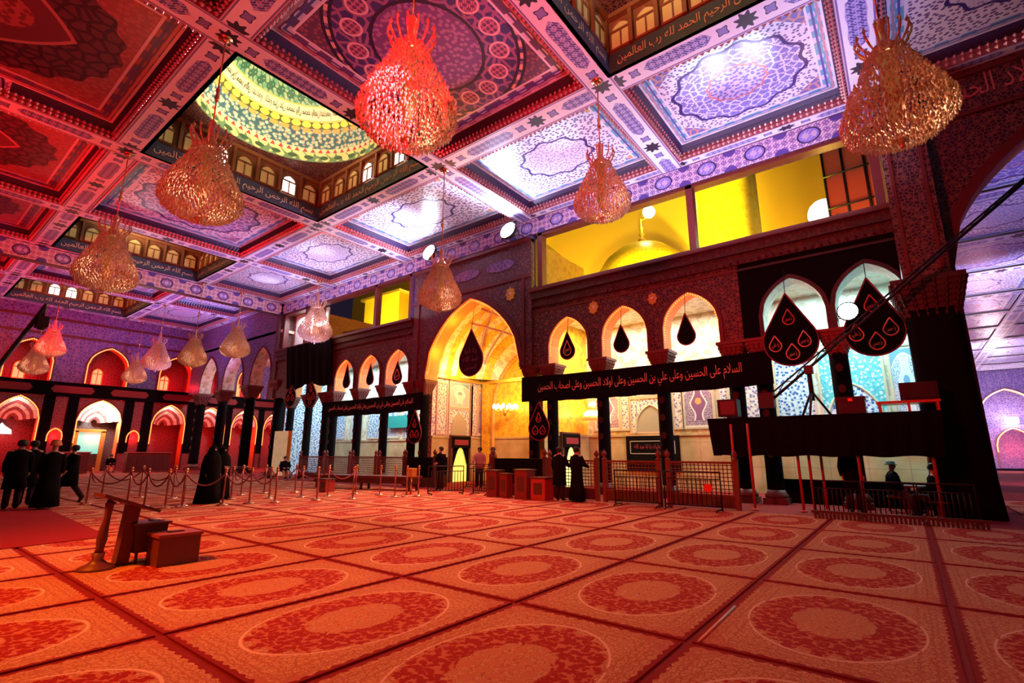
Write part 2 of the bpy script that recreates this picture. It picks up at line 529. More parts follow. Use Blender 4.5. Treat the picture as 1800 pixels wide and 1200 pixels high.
# ------------------------------------------------------------ mesh helper
class MB:
    def __init__(s):
        s.v, s.f, s.uv, s.mi, s.sm = [], [], [], [], []
    def face(s, pts, uvs=None, m=0, smooth=False):
        b = len(s.v)
        s.v += [tuple(p) for p in pts]
        s.f.append(tuple(range(b, b + len(pts))))
        s.uv.append(uvs)
        s.mi.append(m)
        s.sm.append(smooth)
    def mesh(s, verts, faces, m=0, smooth=False, uvs=None):
        b = len(s.v)
        s.v += [tuple(p) for p in verts]
        for i, f in enumerate(faces):
            s.f.append(tuple(b + k for k in f))
            s.uv.append(uvs[i] if uvs else None)
            s.mi.append(m)
            s.sm.append(smooth)
    def box(s, lo, hi, m=0):
        x0, y0, z0 = lo
        x1, y1, z1 = hi
        vs = [(x0, y0, z0), (x1, y0, z0), (x1, y1, z0), (x0, y1, z0), (x0, y0, z1), (x1, y0, z1), (x1, y1, z1), (x0, y1, z1)]
        s.mesh(vs, [(3, 2, 1, 0), (4, 5, 6, 7), (0, 1, 5, 4), (1, 2, 6, 5), (2, 3, 7, 6), (3, 0, 4, 7)], m)
    def cbox(s, c, d, m=0):
        s.box([c[i] - d[i] / 2 for i in range(3)], [c[i] + d[i] / 2 for i in range(3)], m)
    def tube(s, pts, r, n=8, m=0, caps=True, smooth=True):
        pts = [Vector(p) for p in pts]
        rs = r if isinstance(r, (list, tuple)) else [r] * len(pts)
        vs, fs = [], []
        up = None
        for i, p in enumerate(pts):
            t = (pts[min(i + 1, len(pts) - 1)] - pts[max(i - 1, 0)]).normalized()
            if up is None:
                up = Vector((0, 0, 1)) if abs(t.z) < .9 else Vector((1, 0, 0))
            a = t.cross(up)
            if a.length < 1e-6:
                a = t.orthogonal()
            a.normalize()
            b = a.cross(t)
            up = b
            for k in range(n):
                q = 2 * pi * k / n
                vs.append(p + (a * cos(q) + b * sin(q)) * rs[i])
        for i in range(len(pts) - 1):
            for k in range(n):
                k2 = (k + 1) % n
                fs.append((i * n + k, i * n + k2, (i + 1) * n + k2, (i + 1) * n + k))
        if caps:
            fs.append(tuple(range(n - 1, -1, -1)))
            e = (len(pts) - 1) * n
            fs.append(tuple(e + k for k in range(n)))
        s.mesh(vs, fs, m, smooth)
    def lathe(s, prof, c=(0, 0, 0), n=16, m=0, smooth=True, sx=1.0, sy=1.0):
        """prof: (radius, height) from the bottom up."""
        vs, fs = [], []
        for r, z in prof:
            for k in range(n):
                q = 2 * pi * k / n
                vs.append((c[0] + r * cos(q) * sx, c[1] + r * sin(q) * sy, c[2] + z))
        for i in range(len(prof) - 1):
            for k in range(n):
                k2 = (k + 1) % n
                fs.append((i * n + k, i * n + k2, (i + 1) * n + k2, (i + 1) * n + k))
        if prof[0][0] > 1e-4:
            fs.append(tuple(range(n - 1, -1, -1)))
        e = (len(prof) - 1) * n
        if prof[-1][0] > 1e-4:
            fs.append(tuple(e + k for k in range(n)))
        s.mesh(vs, fs, m, smooth)
    def loft(s, rings, m=0, smooth=True, caps=True):
        n = len(rings[0])
        vs = [p for r in rings for p in r]
        fs = []
        for i in range(len(rings) - 1):
            for k in range(n):
                k2 = (k + 1) % n
                fs.append((i * n + k, i * n + k2, (i + 1) * n + k2, (i + 1) * n + k))
        if caps:
            fs.append(tuple(range(n - 1, -1, -1)))
            e = (len(rings) - 1) * n
            fs.append(tuple(e + k for k in range(n)))
        s.mesh(vs, fs, m, smooth)
    def octa(s, c, rx, rz, m=0):
        x, y, z = c
        vs = [(x + rx, y, z), (x, y + rx, z), (x - rx, y, z), (x, y - rx, z), (x, y, z + rz), (x, y, z - rz)]
        s.mesh(vs, [(0, 1, 4), (1, 2, 4), (2, 3, 4), (3, 0, 4), (1, 0, 5), (2, 1, 5), (3, 2, 5), (0, 3, 5)], m)
    def sphere(s, c, r, n=10, k=6, m=0, sz=1.0):
        s.lathe([(max(r * sin(pi * i / k), 0.0005), -r * cos(pi * i / k) * sz) for i in range(k + 1)], c, n, m)
    def prism(s, poly, y0, y1, m=0, axis='y'):
        """Extrude a 2-D outline (x, z) from y0 to y1."""
        n = len(poly)
        g = (lambda a, b, t: (a, t, b)) if axis == 'y' else (lambda a, b, t: (t, a, b)) if axis == 'x' else (lambda a, b, t: (a, b, t))
        vs = [g(a, b, y0) for a, b in poly] + [g(a, b, y1) for a, b in poly]
        fs = [tuple(range(n)), tuple(range(2 * n - 1, n - 1, -1))]
        for k in range(n):
            k2 = (k + 1) % n
            fs.append((k2, k, n + k, n + k2))
        s.mesh(vs, fs, m)
    def data(s, name, mats):
        me = bpy.data.meshes.new(name)
        me.from_pydata(s.v, [], s.f)
        lay = me.uv_layers.new(name='UVMap')
        for m in (mats if isinstance(mats, (list, tuple)) else [mats]):
            me.materials.append(m)
        V_ = me.vertices
        uvd = [0.0] * (2 * len(me.loops))
        for p, uvs in zip(me.polygons, s.uv):
            if uvs is None:
                n = p.normal
                a = (abs(n.x), abs(n.y), abs(n.z))
                i, j = (0, 1) if a[2] >= max(a[0], a[1]) else ((0, 2) if a[1] >= a[0] else (1, 2))
                for li in p.loop_indices:
                    co = V_[me.loops[li].vertex_index].co
                    uvd[2 * li], uvd[2 * li + 1] = co[i], co[j]
            else:
                for q, li in enumerate(p.loop_indices):
                    uvd[2 * li], uvd[2 * li + 1] = uvs[q]
        lay.data.foreach_set('uv', uvd)
        me.polygons.foreach_set('material_index', s.mi)
        me.polygons.foreach_set('use_smooth', s.sm)
        me.update()
        return me
    def build(s, name, mats, parent=None, loc=None, fix=True):
        me = s.data(name, mats)
        if fix and not any(u is not None for u in s.uv):
            bm = bmesh.new()
            bm.from_mesh(me)
            bmesh.ops.recalc_face_normals(bm, faces=bm.faces)
            bm.to_mesh(me)
            bm.free()
        return link(name, me, parent, loc)

def link(name, data, parent=None, loc=None):
    o = bpy.data.objects.new(name, data)
    COL.objects.link(o)
    if parent is not None:
        o.parent = parent
    if loc is not None:
        o.location = loc
    return o

def tag(o, label, cat, group=None, kind=None):
    o['label'] = label
    o['category'] = cat
    if group:
        o['group'] = group
    if kind:
        o['kind'] = kind
    return o

def thing(name, label, cat, loc=(0, 0, 0), rz=0.0, group=None):
    o = bpy.data.objects.new(name, None)
    o.empty_display_size = .2
    COL.objects.link(o)
    o.location = loc
    o.rotation_euler = (0, 0, rz)
    return tag(o, label, cat, group)

def struct(o, label=None):
    o['kind'] = 'structure'
    if label:
        o['label'] = label
        o['category'] = 'building part'
    return o

def dup(root, loc, rz=None, label=None, scale=None):
    r = root.copy()
    COL.objects.link(r)
    r.location = loc
    if rz is not None:
        r.rotation_euler = (0, 0, rz)
    if scale is not None:
        r.scale = scale
    if label:
        r['label'] = label
    for ch in list(root.children):
        c = ch.copy()
        COL.objects.link(c)
        c.parent = r
        for g in list(ch.children):
            d = g.copy()
            COL.objects.link(d)
            d.parent = c
    return r

# ------------------------------------------------------------ lettering
FORM = {}
for ch, c0, n in (('ا', 0xFE8D, 2), ('أ', 0xFE83, 2), ('ب', 0xFE8F, 4), ('ت', 0xFE95, 4), ('ح', 0xFEA1, 4), ('د', 0xFEA9, 2), ('ر', 0xFEAD, 2), ('س', 0xFEB1, 4),
                  ('ش', 0xFEB5, 4), ('ص', 0xFEB9, 4), ('ع', 0xFEC9, 4), ('ف', 0xFED1, 4), ('ق', 0xFED5, 4), ('ك', 0xFED9, 4), ('ل', 0xFEDD, 4), ('م', 0xFEE1, 4),
                  ('ن', 0xFEE5, 4), ('ه', 0xFEE9, 4), ('و', 0xFEED, 2), ('ى', 0xFEEF, 2), ('ي', 0xFEF1, 4)):
    FORM[ch] = [chr(c0 + i) for i in range(n)]
FORM['لا'] = [chr(0xFEFB), chr(0xFEFC)]

def shape(text):
    """Joined letter forms, in the order they stand from the left."""
    out = []
    for word in text.split(' '):
        L, i = [], 0
        while i < len(word):
            if word[i:i + 2] == 'لا':
                L.append('لا')
                i += 2
            else:
                L.append(word[i])
                i += 1
        w = ''
        for i, ch in enumerate(L):
            f = FORM.get(ch)
            if not f:
                w += ch
                continue
            pj = i > 0 and len(FORM.get(L[i - 1], ())) == 4
            nj = i + 1 < len(L) and len(f) == 4 and L[i + 1] in FORM
            w += f[(3 if pj else 2) if nj else (1 if pj else 0)]
        out.append(w)
    return ' '.join(out)[::-1]

_TXT = {}
def text_mesh(text, size=1.0, depth=.01):
    key = (text, round(size, 4), depth)
    if key in _TXT:
        return _TXT[key]
    cu = bpy.data.curves.new('lettering', 'FONT')
    cu.body = shape(text)
    cu.size = size
    cu.align_x = 'CENTER'
    cu.align_y = 'CENTER'
    cu.extrude = depth
    cu.resolution_u = 3
    o = bpy.data.objects.new('lettering', cu)
    COL.objects.link(o)
    bpy.context.view_layer.update()
    me = bpy.data.meshes.new_from_object(o.evaluated_get(bpy.context.evaluated_depsgraph_get()))
    me.name = 'lettering'
    bpy.data.objects.remove(o)
    _TXT[key] = me
    return me

def text_on(parent, text, width, height, m, place, name='lettering', depth=.01, bend=None):
    """Lettering fitted into width x height; place is a matrix that takes its x, y, z to the wanted spot."""
    src = text_mesh(text, 1.0, 0)
    me = src.copy()
    xs = [v.co.x for v in me.vertices]
    ys = [v.co.y for v in me.vertices]
    if not xs:
        return None
    cx, cy = (min(xs) + max(xs)) / 2, (min(ys) + max(ys)) / 2
    kx, ky = width / (max(xs) - min(xs)), height / (max(ys) - min(ys))
    for v in me.vertices:
        x, y = (v.co.x - cx) * kx, (v.co.y - cy) * ky
        p = Vector((x, y, depth))
        v.co = bend(p) if bend else place @ p
    me.materials.clear()
    me.materials.append(m)
    return link(name, me, parent)

def onwall(x, y, z):              # letters on a wall that faces -Y
    return Matrix(((1, 0, 0, x), (0, 0, -1, y), (0, 1, 0, z), (0, 0, 0, 1)))

def onwall_x(x, y, z):            # letters on a wall that faces +X
    return Matrix(((0, 0, 1, x), (1, 0, 0, y), (0, 1, 0, z), (0, 0, 0, 1)))

# ------------------------------------------------------------ arches
def arch_pts(a, h, n=12, pw=2.2):
    """Half widths and heights of a pointed arch from one springing to the other."""
    out = []
    for i in range(2 * n + 1):
        t = -1 + i / n
        q = abs(t)
        z = .70 * sqrt(max(0, 1 - q ** pw)) + .30 * (1 - q)
        out.append((t * a, z * h))
    return out

def arch_wall(x0, x1, z0, z1, bays, y0, y1, m=0, ms=1, mb=None, mm=2, axis='y', rim=.10, mb_=None):
    """A wall from x0 to x1 and z0 to z1 between the planes y0 and y1 with arched openings down to z0.
    bays: (centre, half width, springing height, apex height). Returns an MB; with axis 'x' the wall runs along Y."""
    B = MB()
    g = (lambda a, b, t: (a, t, b)) if axis == 'y' else (lambda a, b, t: (t, a, b))
    def quad(a, b, c, d, m):
        B.face([a, b, c, d], None, m)
    cuts = sorted(bays)
    cur = x0
    for c, a, zs, za in cuts:
        for yy in (y0, y1):
            quad(g(cur, z0, yy), g(c - a, z0, yy), g(c - a, z1, yy), g(cur, z1, yy), m)
        pts = [(c + p, zs + q) for p, q in arch_pts(a, za - zs)]
        for yy in (y0, y1):
            for (xa, za_), (xb, zb_) in zip(pts, pts[1:]):
                quad(g(xa, za_, yy), g(xb, zb_, yy), g(xb, z1, yy), g(xa, z1, yy), m)
        full = [(c - a, z0)] + pts + [(c + a, z0)]
        for (xa, za_), (xb, zb_) in zip(full, full[1:]):
            quad(g(xa, za_, y0), g(xb, zb_, y0), g(xb, zb_, y1), g(xa, za_, y1), ms)
        # raised moulding round the opening
        if rim:
            s_ = -.05 if (y1 > y0) else .05
            outer = [(c + p * (1 + rim / a * 1.4), zs + q * (1 + rim * 1.5 / (za - zs))) for p, q in arch_pts(a, za - zs)]
            ro = [(c - a - rim * 1.4, z0)] + outer + [(c + a + rim * 1.4, z0)]
            for k in range(len(full) - 1):
                quad(g(*full[k], y0 + s_), g(*full[k + 1], y0 + s_), g(*ro[k + 1], y0 + s_), g(*ro[k], y0 + s_), mm)
                quad(g(*ro[k], y0 + s_), g(*ro[k + 1], y0 + s_), g(*ro[k + 1], y0), g(*ro[k], y0), mm)
                quad(g(*full[k], y0 + s_), g(*full[k + 1], y0 + s_), g(*full[k + 1], y0), g(*full[k], y0), mm)
        cur = c + a
    for yy in (y0, y1):
        quad(g(cur, z0, yy), g(x1, z0, yy), g(x1, z1, yy), g(cur, z1, yy), m)
    quad(g(x0, z1, y0), g(x1, z1, y0), g(x1, z1, y1), g(x0, z1, y1), m)
    for (p, q) in zip([x0] + [b[0] + b[1] for b in cuts], [b[0] - b[1] for b in cuts] + [x1]):
        quad(g(p, z0, y0), g(q, z0, y0), g(q, z0, y1), g(p, z0, y1), m)
    for xx in (x0, x1):
        quad(g(xx, z0, y0), g(xx, z0, y1), g(xx, z1, y1), g(xx, z1, y0), m)
    return B

def light_string(label, pts, step, r, m=GLOW, group='fairy light strings'):
    """Small bulbs along a line with their wire; pts in world space."""
    pts = [Vector(p) for p in pts]
    t = thing('fairy_light_string', label, 'string lights', pts[0], 0, group)
    o = pts[0]
    bulbs = MB()
    acc = 0.0
    for a, b in zip(pts, pts[1:]):
        L = (b - a).length
        while acc < L:
            p = a + (b - a) * (acc / L) - o
            bulbs.octa(p, r, r * 1.2)
            acc += step
        acc -= L
    x = bulbs.build('bulb_chain', m, t)
    x['kind'] = 'stuff'
    w = MB()
    w.tube([p - o for p in pts], r * .3, 4)
    w.build('wire', m if r > .045 else plain('orange_wire', (.6, .2, .06), .6), t)
    return t
# ------------------------------------------------------------ floor and ceiling
XS = [6.52, .416, -5.687, -12.534, -20.69, -28.18, -34.4, -41.5, -48.5]
YS = [-11.1, -3.53, 4.08, 11.69, 17.2]
ZC = 12.0
YF = 17.2                                     # plane of the arcaded wall

B = MB()
B.box((-62, -14, -.2), (14, 66, 0))
struct(B.build('floor', FLOORM))

HB = .42                                      # half width of a ceiling beam
TRIM = [0]
def trim(B, mats):
    TRIM[0] += 1
    return struct(B.build('trim_%d' % TRIM[0], mats))

# beam soffits: one per grid line
for i, x in enumerate(XS):
    B = MB()
    B.face([(x - HB, YS[0], ZC), (x + HB, YS[0], ZC), (x + HB, YS[-1], ZC), (x - HB, YS[-1], ZC)],
           [(YS[0] - 4.08 - .0, -1), (YS[0] - 4.08, 1), (YS[-1] - 4.08, 1), (YS[-1] - 4.08, -1)])
    trim(B, [BAND])
for j, y in enumerate(YS):
    B = MB()
    for a, b in zip(XS, XS[1:]):
        L = (a - HB) - (b + HB)
        u0 = 1.875 * round(L / 1.875) / L if L else 1
        y1 = y if j == len(YS) - 1 else y + HB
        B.face([(b + HB, y - HB, ZC), (a - HB, y - HB, ZC), (a - HB, y1, ZC), (b + HB, y1, ZC)],
               [(0, -1), (L * u0, -1), (L * u0, 1), (0, 1)])
    trim(B, [BAND])

DOMES = {(1, 2), (3, 2), (5, 2), (7, 2)}     # cells (x interval, y interval) that open into a dome
STYLE = {}
CEIL = [0]
def ceiling_piece(B, mats):
    n = 'ceiling' if CEIL[0] == 0 else 'ceiling.%03d' % CEIL[0]
    CEIL[0] += 1
    return struct(B.build(n, mats))

REC = .48
for ix in range(len(XS) - 1):
    for iy in range(len(YS) - 1):
        if (ix, iy) in DOMES:
            continue
        x1, x0 = XS[ix] - HB, XS[ix + 1] + HB
        y0, y1 = YS[iy] + HB, YS[iy + 1] - HB
        st = 'lace' if iy == 3 else 'circle' if (ix, iy) == (2, 2) else 'lozenge' if ix >= 2 and iy <= 1 else 'medallion'
        if (ix, iy) == (1, 3):
            st = 'medallion'
        B = MB()
        zc = ZC + REC
        sl = .22
        ins = [(x0 + sl, y0 + sl), (x1 - sl, y0 + sl), (x1 - sl, y1 - sl), (x0 + sl, y1 - sl)]
        outr = [(x0, y0), (x1, y0), (x1, y1), (x0, y1)]
        B.face([(*p, zc) for p in ins], [(-1, -1), (1, -1), (1, 1), (-1, 1)])
        for k in range(4):
            k2 = (k + 1) % 4
            mz = ZC + REC * .55
            B.face([(*outr[k], ZC), (*outr[k2], ZC), (*outr[k2], mz), (*outr[k], mz)], None, 1)
            B.face([(*outr[k], mz), (*outr[k2], mz), (*ins[k2], zc), (*ins[k], zc)], None, 2)
        # bead moulding along the lower edge
        for k in range(4):
            a, b = Vector((*outr[k], ZC)), Vector((*outr[(k + 1) % 4], ZC))
            cx = Vector(((x0 + x1) / 2, (y0 + y1) / 2, ZC))
            inn = (cx - (a + b) / 2).normalized() * .07
            n = int((b - a).length / .165)
            for q in range(n):
                p = a + (b - a) * ((q + .5) / n) + inn
                B.octa((p.x, p.y, ZC + .06), .068, .085, 3)
                B.octa((p.x + inn.x, p.y + inn.y, ZC + .17), .05, .07, 3)
        ceiling_piece(B, [PANEL[st], STRIPE, FRIEZE, BEAD])
# plain roof slab over the coffers (keeps the night out)
B = MB()
for ix in range(len(XS) - 1):
    for iy in range(len(YS) - 1):
        if (ix, iy) not in DOMES:
            B.box((XS[ix + 1] - .1, YS[iy] - .1, ZC + REC + .03), (XS[ix] + .1, YS[iy + 1] + .1, ZC + REC + .2))
B.box((-62, -14, ZC + REC + .03), (-48.6, 34, ZC + REC + .2))
ceiling_piece(B, [FACADE2])

# ------------------------------------------------------------ domes: drum with windows, script band, shell
DOMETEXT = 'اللهم صل على محمد وال محمد والعن اعداءهم'
def dome(ix, label, lit, script):
    x1, x0 = XS[ix] - HB, XS[ix + 1] + HB
    y0, y1 = YS[2] + HB, YS[3] - HB
    cx, cy = (x0 + x1) / 2, (y0 + y1) / 2
    hx, hy = (x1 - x0) / 2, (y1 - y0) / 2
    t = thing('tiled_dome', label, 'dome', (cx, cy, ZC), 0, 'domes in the ceiling')
    zt = 1.92
    # script band and upper cornice on the four sides of the drum
    for nm, za, zb, mt, off in (('script_band', 0.0, .62, SCRIPTBAND, 0), ('drum_cornice', 1.80, 1.95, DRUMWOOD, .06)):
        B = MB()
        B.box((-hx - .12, -hy - .12, za), (-hx + off, hy + .12, zb))
        B.box((hx - off, -hy - .12, za), (hx + .12, hy + .12, zb))
        B.box((-hx + off, -hy - .12, za), (hx - off, -hy + off, zb))
        B.box((-hx + off, hy - off, za), (hx - off, hy + .12, zb))
        B.build(nm, mt, t)
    txt = 'بسم الله الرحمن الرحيم الحمد لله رب العالمين'
    for k in range(4):
        L = (2 * hx if k % 2 == 0 else 2 * hy) - .5
        rot = Matrix.Rotation(k * pi / 2, 4, 'Z') @ Matrix(((1, 0, 0, 0), (0, 0, -1, (hy if k % 2 == 0 else hx)), (0, 1, 0, .31), (0, 0, 0, 1)))
        text_on(t, txt, L, .42, GOLDLINE, rot, 'lettering')
    # wood drum wall behind the windows
    B = MB()
    B.box((-hx - .3, -hy - .3, .6), (-hx - .12, hy + .3, zt))
    B.box((hx + .12, -hy - .3, .6), (hx + .3, hy + .3, zt))
    B.box((-hx - .12, -hy - .3, .6), (hx + .12, -hy - .12, zt))
    B.box((-hx - .12, hy + .12, .6), (hx + .12, hy + .3, zt))
    B.build('drum_wall', DRUMWOOD, t)
    # windows: frame + pane, seven to a side
    fr = MB()
    wv, hv = .74, 1.04
    ap = arch_pts(wv / 2 - .05, .3, 5)
    inner = [(-wv / 2 + .05, .06), (-wv / 2 + .05, .62)] + [(p, .62 + q) for p, q in ap[1:-1]] + [(wv / 2 - .05, .62), (wv / 2 - .05, .06)]
    for (a, b) in zip(inner, inner[1:] + inner[:1]):
        fr.tube([(a[0], -.03, a[1]), (b[0], -.03, b[1])], .035, 4, caps=False, smooth=False)
    fr.box((-.02, -.06, .06), (.02, 0, .64))
    fr.box((-wv / 2 + .05, -.06, .60), (wv / 2 - .05, 0, .66))
    fr.box((-wv / 2 - .13, -.10, 0), (-wv / 2 - .01, .02, hv + .16))
    frd = fr.data('drum_window', [DRUMWOOD, FACADE2])
    pn = MB()
    pn.prism(inner, -.02, -.005)
    pnd = {0: pn.data('pane', DRUMPANE), 1: pn.data('pane', LIT)}
    n = 7
    for k in range(4):
        L = 2 * (hx if k % 2 == 0 else hy)
        off = hy if k % 2 == 0 else hx
        for q in range(n):
            s_ = -L / 2 + L * (q + .5) / n
            M_ = Matrix.Rotation(k * pi / 2, 4, 'Z') @ Matrix.Translation((s_, off + .06, .70))
            w = link('drum_window', frd, t)
            w.matrix_local = M_
            link('pane', pnd[1 if (k, q) in lit else 0], w)
    # shell
    B = MB()
    R0 = min(hx, hy) - .02
    nt, na = 24, 64
    prof = []
    for i in range(nt + 1):
        f = i / nt
        a = f * pi / 2
        prof.append((R0 * cos(a) ** .92 if i < nt else .001, zt + .1 + R0 * .92 * sin(a)))
    for i in range(nt):
        for k in range(na):
            q0, q1 = 2 * pi * k / na, 2 * pi * (k + 1) / na
            (ra, za), (rb, zb) = prof[i], prof[i + 1]
            B.face([(ra * cos(q0), ra * sin(q0), za), (ra * cos(q1), ra * sin(q1), za), (rb * cos(q1), rb * sin(q1), zb), (rb * cos(q0), rb * sin(q0), zb)],
                   [(i / nt, k / na), (i / nt, (k + 1) / na), ((i + 1) / nt, (k + 1) / na), ((i + 1) / nt, k / na)])
    # corner fill between the square drum and the round shell
    for k in range(na):
        q0, q1 = 2 * pi * k / na, 2 * pi * (k + 1) / na
        def sq(q):
            s_ = max(abs(cos(q)) / (hx + .3), abs(sin(q)) / (hy + .3))
            return (cos(q) / s_, sin(q) / s_, zt)
        B.face([sq(q0), sq(q1), (R0 * cos(q1), R0 * sin(q1), zt + .1), (R0 * cos(q0), R0 * sin(q0), zt + .1)], None, 1)
    B.build('dome_shell', [DOME, FACADE2], t)
    if script:
        rows = 6
        for k in range(rows):
            def bend(p, k=k):
                f = .425 + p.y * .085
                a = f * pi / 2
                ang = -(k + .5) / rows * 2 * pi - p.x * (2 * pi / rows * .96)
                ang = -ang
                r, z = R0 * cos(a) ** .92 - .02, zt + .1 + R0 * .92 * sin(a) - .02
                return Vector((r * cos(ang), r * sin(ang), z))
            text_on(t, DOMETEXT, 1.0, 1.0, INK, None, 'lettering', bend=bend)
    lamp('dome_lamp', 'SPOT', (cx - hx * .3, cy - hy * .3, ZC + .7), (1, .86, .50), 1000, (cx - .2, cy + .2, ZC + 6), .3, angle=160, blend=.5)
    return t
dome(1, 'tiled dome over the upper windows, cut off by the picture edge', set(), False)
dome(3, 'green and yellow mosaic dome with a ring of dark script', {(1, 2), (1, 5), (0, 3), (0, 5)}, True)
dome(5, 'second dome, only its drum windows and rim showing behind a chandelier', {(0, 4)}, False)
dome(7, 'far dome over the end of the hall with one bright window', {(1, 3), (1, 2)}, False)

# ------------------------------------------------------------ arcaded wall
XR = .5
def wallpiece(name, B, mats):
    return struct(B.build(name, mats))
# frieze under the ceiling
B = MB()
def fr_quad(B, p0, p1, z0, z1, m=0):
    L = (Vector(p1) - Vector(p0)).length
    B.face([(*p0, z0), (*p1, z0), (*p1, z1), (*p0, z1)], [(0, 0), (L, 0), (L, 1), (0, 1)], m)
fr_quad(B, (-34.4, YF), (XR, YF), 11.2, 12.0)
B.face([(-34.4, YF, 11.2), (XR, YF, 11.2), (XR, YF + .7, 11.2), (-34.4, YF + .7, 11.2)], None, 1)
B.face([(-34.4, YF + .7, 11.2), (XR, YF + .7, 11.2), (XR, YF + .7, 12.6), (-34.4, YF + .7, 12.6)], None, 1)
wallpiece('wall_frieze', B, [FRIEZE, FACADE2])
# downstand beam with discs across the end of the hall
B = MB()
fr_quad(B, (-34.4, -12), (-34.4, YF), 11.15, 12.0)
B.face([(-34.4, -12, 11.15), (-34.4, YF, 11.15), (-34.9, YF, 11.15), (-34.9, -12, 11.15)], None, 1)
B.face([(-34.9, -12, 11.15), (-34.9, YF, 11.15), (-34.9, YF, 12.0), (-34.9, -12, 12.0)], None, 1)
trim(B, [FRIEZE2, FACADE2])

# arch bays: three small arches, great arch, three small arches, two wide arches
AR = [(-10.47, .93, 5.95, 7.05), (-7.97, .93, 5.95, 7.07), (-5.46, .97, 5.95, 7.1)]
AR2 = [(-2.25, .86, 5.85, 6.93), (-.28, .86, 5.85, 6.95)]
AL = [(-21.24, .95, 5.95, 7.0), (-23.66, .95, 5.95, 6.98), (-26.09, .95, 5.95, 6.97)]
AL2 = [(-28.75, .95, 5.95, 6.95), (-31.15, .95, 5.95, 6.95)]
D = .75
for nm, xa, xb, bays in (('wall_arcade', -12.2, -3.75, AR), ('wall_arcade', -3.75, XR, AR2), ('wall_arcade', -27.4, -19.95, AL), ('wall_arcade', -34.4, -27.4, AL2)):
    B = arch_wall(xa, xb, 5.15, 7.7, bays, YF, YF + D, rim=.09)
    # framed spandrel lines
    B.box((xa, YF - .03, 7.48), (xb, YF, 7.56), 2)
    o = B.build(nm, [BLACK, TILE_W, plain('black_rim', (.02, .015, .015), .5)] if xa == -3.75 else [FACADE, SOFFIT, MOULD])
    struct(o)
# great arch
B = arch_wall(-19.95, -12.2, 5.15, 11.0, [(-15.86, 3.0, 5.4, 8.85)], YF - .12, YF + D, rim=.18)
B.box((-19.95, YF - .2, 9.15), (-12.2, YF - .12, 9.3), 2)
B.box((-19.6, YF - .2, 5.2), (-19.45, YF - .12, 9.15), 2)
B.box((-12.7, YF - .2, 5.2), (-12.55, YF - .12, 9.15), 2)
B.box((-19.95, YF - .3, 10.85), (-12.2, YF + .1, 11.0), 2)
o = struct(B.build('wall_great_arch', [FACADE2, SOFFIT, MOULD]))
# oval cartouche panels over the great arch
for x in (-18.1, -16.1, -14.0):
    B = MB()
    B.prism([(x + cos(q / 24 * 2 * pi) * .85, 10.05 + sin(q / 24 * 2 * pi) * .26) for q in range(24)], YF - .17, YF - .12)
    trim(B, [PURP])
# cornices
for xa, xb in ((-12.2, XR + .1), (-34.4, -19.95)):
    B = MB()
    B.box((xa, YF - .10, 7.7), (xb, YF + D, 8.05))
    B.box((xa, YF - .22, 8.05), (xb, YF + D, 8.36))
    B.box((xa, YF - .34, 8.36), (xb, YF + D, 8.52), 1)
    n = int((xb - xa) / .22)
    for k in range(n):
        B.octa((xa + (k + .5) * (xb - xa) / n, YF - .11, 7.76), .06, .09, 1)
    trim(B, [CORN, MOULD])
# upper windows: frame posts and sills
def window(n, xa, xb, posts):
    B = MB()
    for x in posts:
        B.box((x - .12, YF + .05, 8.5), (x + .12, YF + .4, 11.25))
    B.box((xa, YF + .05, 8.5), (xb, YF + .4, 8.62))
    B.box((xa, YF + .05, 11.08), (xb, YF + .4, 11.22))
    o = struct(B.build('window_%d' % n, [MOULD]))
    return o
window(1, -11.95, XR, (-11.85, -5.15, .35))
window(2, -29.6, -20.2, (-29.5, -23.6, -20.5))
window(3, -34.2, -29.6, (-34.1, -31.2))
# tiled jamb pillars beside the windows
for x in (-12.35, -20.3):
    B = MB()
    B.lathe([(.2, 8.5), (.24, 8.7), (.17, 8.85), (.17, 11.0), (.25, 11.25)], (x, YF + .2, 0), 14)
    trim(B, [FRIEZE])

# big corner pier with its script spandrel and the great side arch
B = MB()
B.box((XR, YF - .75, 6.0), (1.5, YF + .8, 12.0))
B.box((XR + .12, YF - .80, 6.2), (XR + .2, YF - .75, 12.0), 1)
B.box((1.3, YF - .80, 6.2), (1.38, YF - .75, 12.0), 1)
struct(B.build('wall_pier', [FACADE2, MOULD]))
B = arch_wall(1.5, 9.5, 0.0, 12.0, [(5.35, 3.7, 6.4, 10.45)], YF, YF + .8, rim=.2)
B.box((1.5, YF - .08, 10.62), (9.5, YF, 10.72), 2)
B.box((1.5, YF - .08, 11.78), (9.5, YF, 11.9), 2)
w = struct(B.build('wall_right', [FACADE2, SOFFIT, MOULD]))
text_on(w, 'السلام على الحسين وعلى اولاد الحسين', 7.4, .95, plain('rose_lettering', (.55, .16, .18), .5), onwall(5.4, YF, 11.25), depth=.03)
B = MB()
B.box((9.5, -14, 0), (10.0, YF + .8, 12))
struct(B.build('wall_side', [FACADE2]))

# ------------------------------------------------------------ portico behind the arches
YB = 21.9
B = MB()
B.box((-34.4, YB, 0), (1.6, YB + .4, 8.2))
struct(B.build('wall_back', [TILE_W]))
B = MB()
B.box((-34.4, YF + D, 7.55), (-19.6, YB, 7.75))
B.box((-12.2, YF + D, 7.55), (1.6, YB, 7.75))
ceiling_piece(B, [TILE_W])
B = MB()
B.box((-34.4, YF + .5, 8.22), (-19.5, 30, 8.42))
B.box((-12.3, YF + .5, 8.22), (1.6, 30, 8.42))
struct(B.build('roof', [OCHRE]))
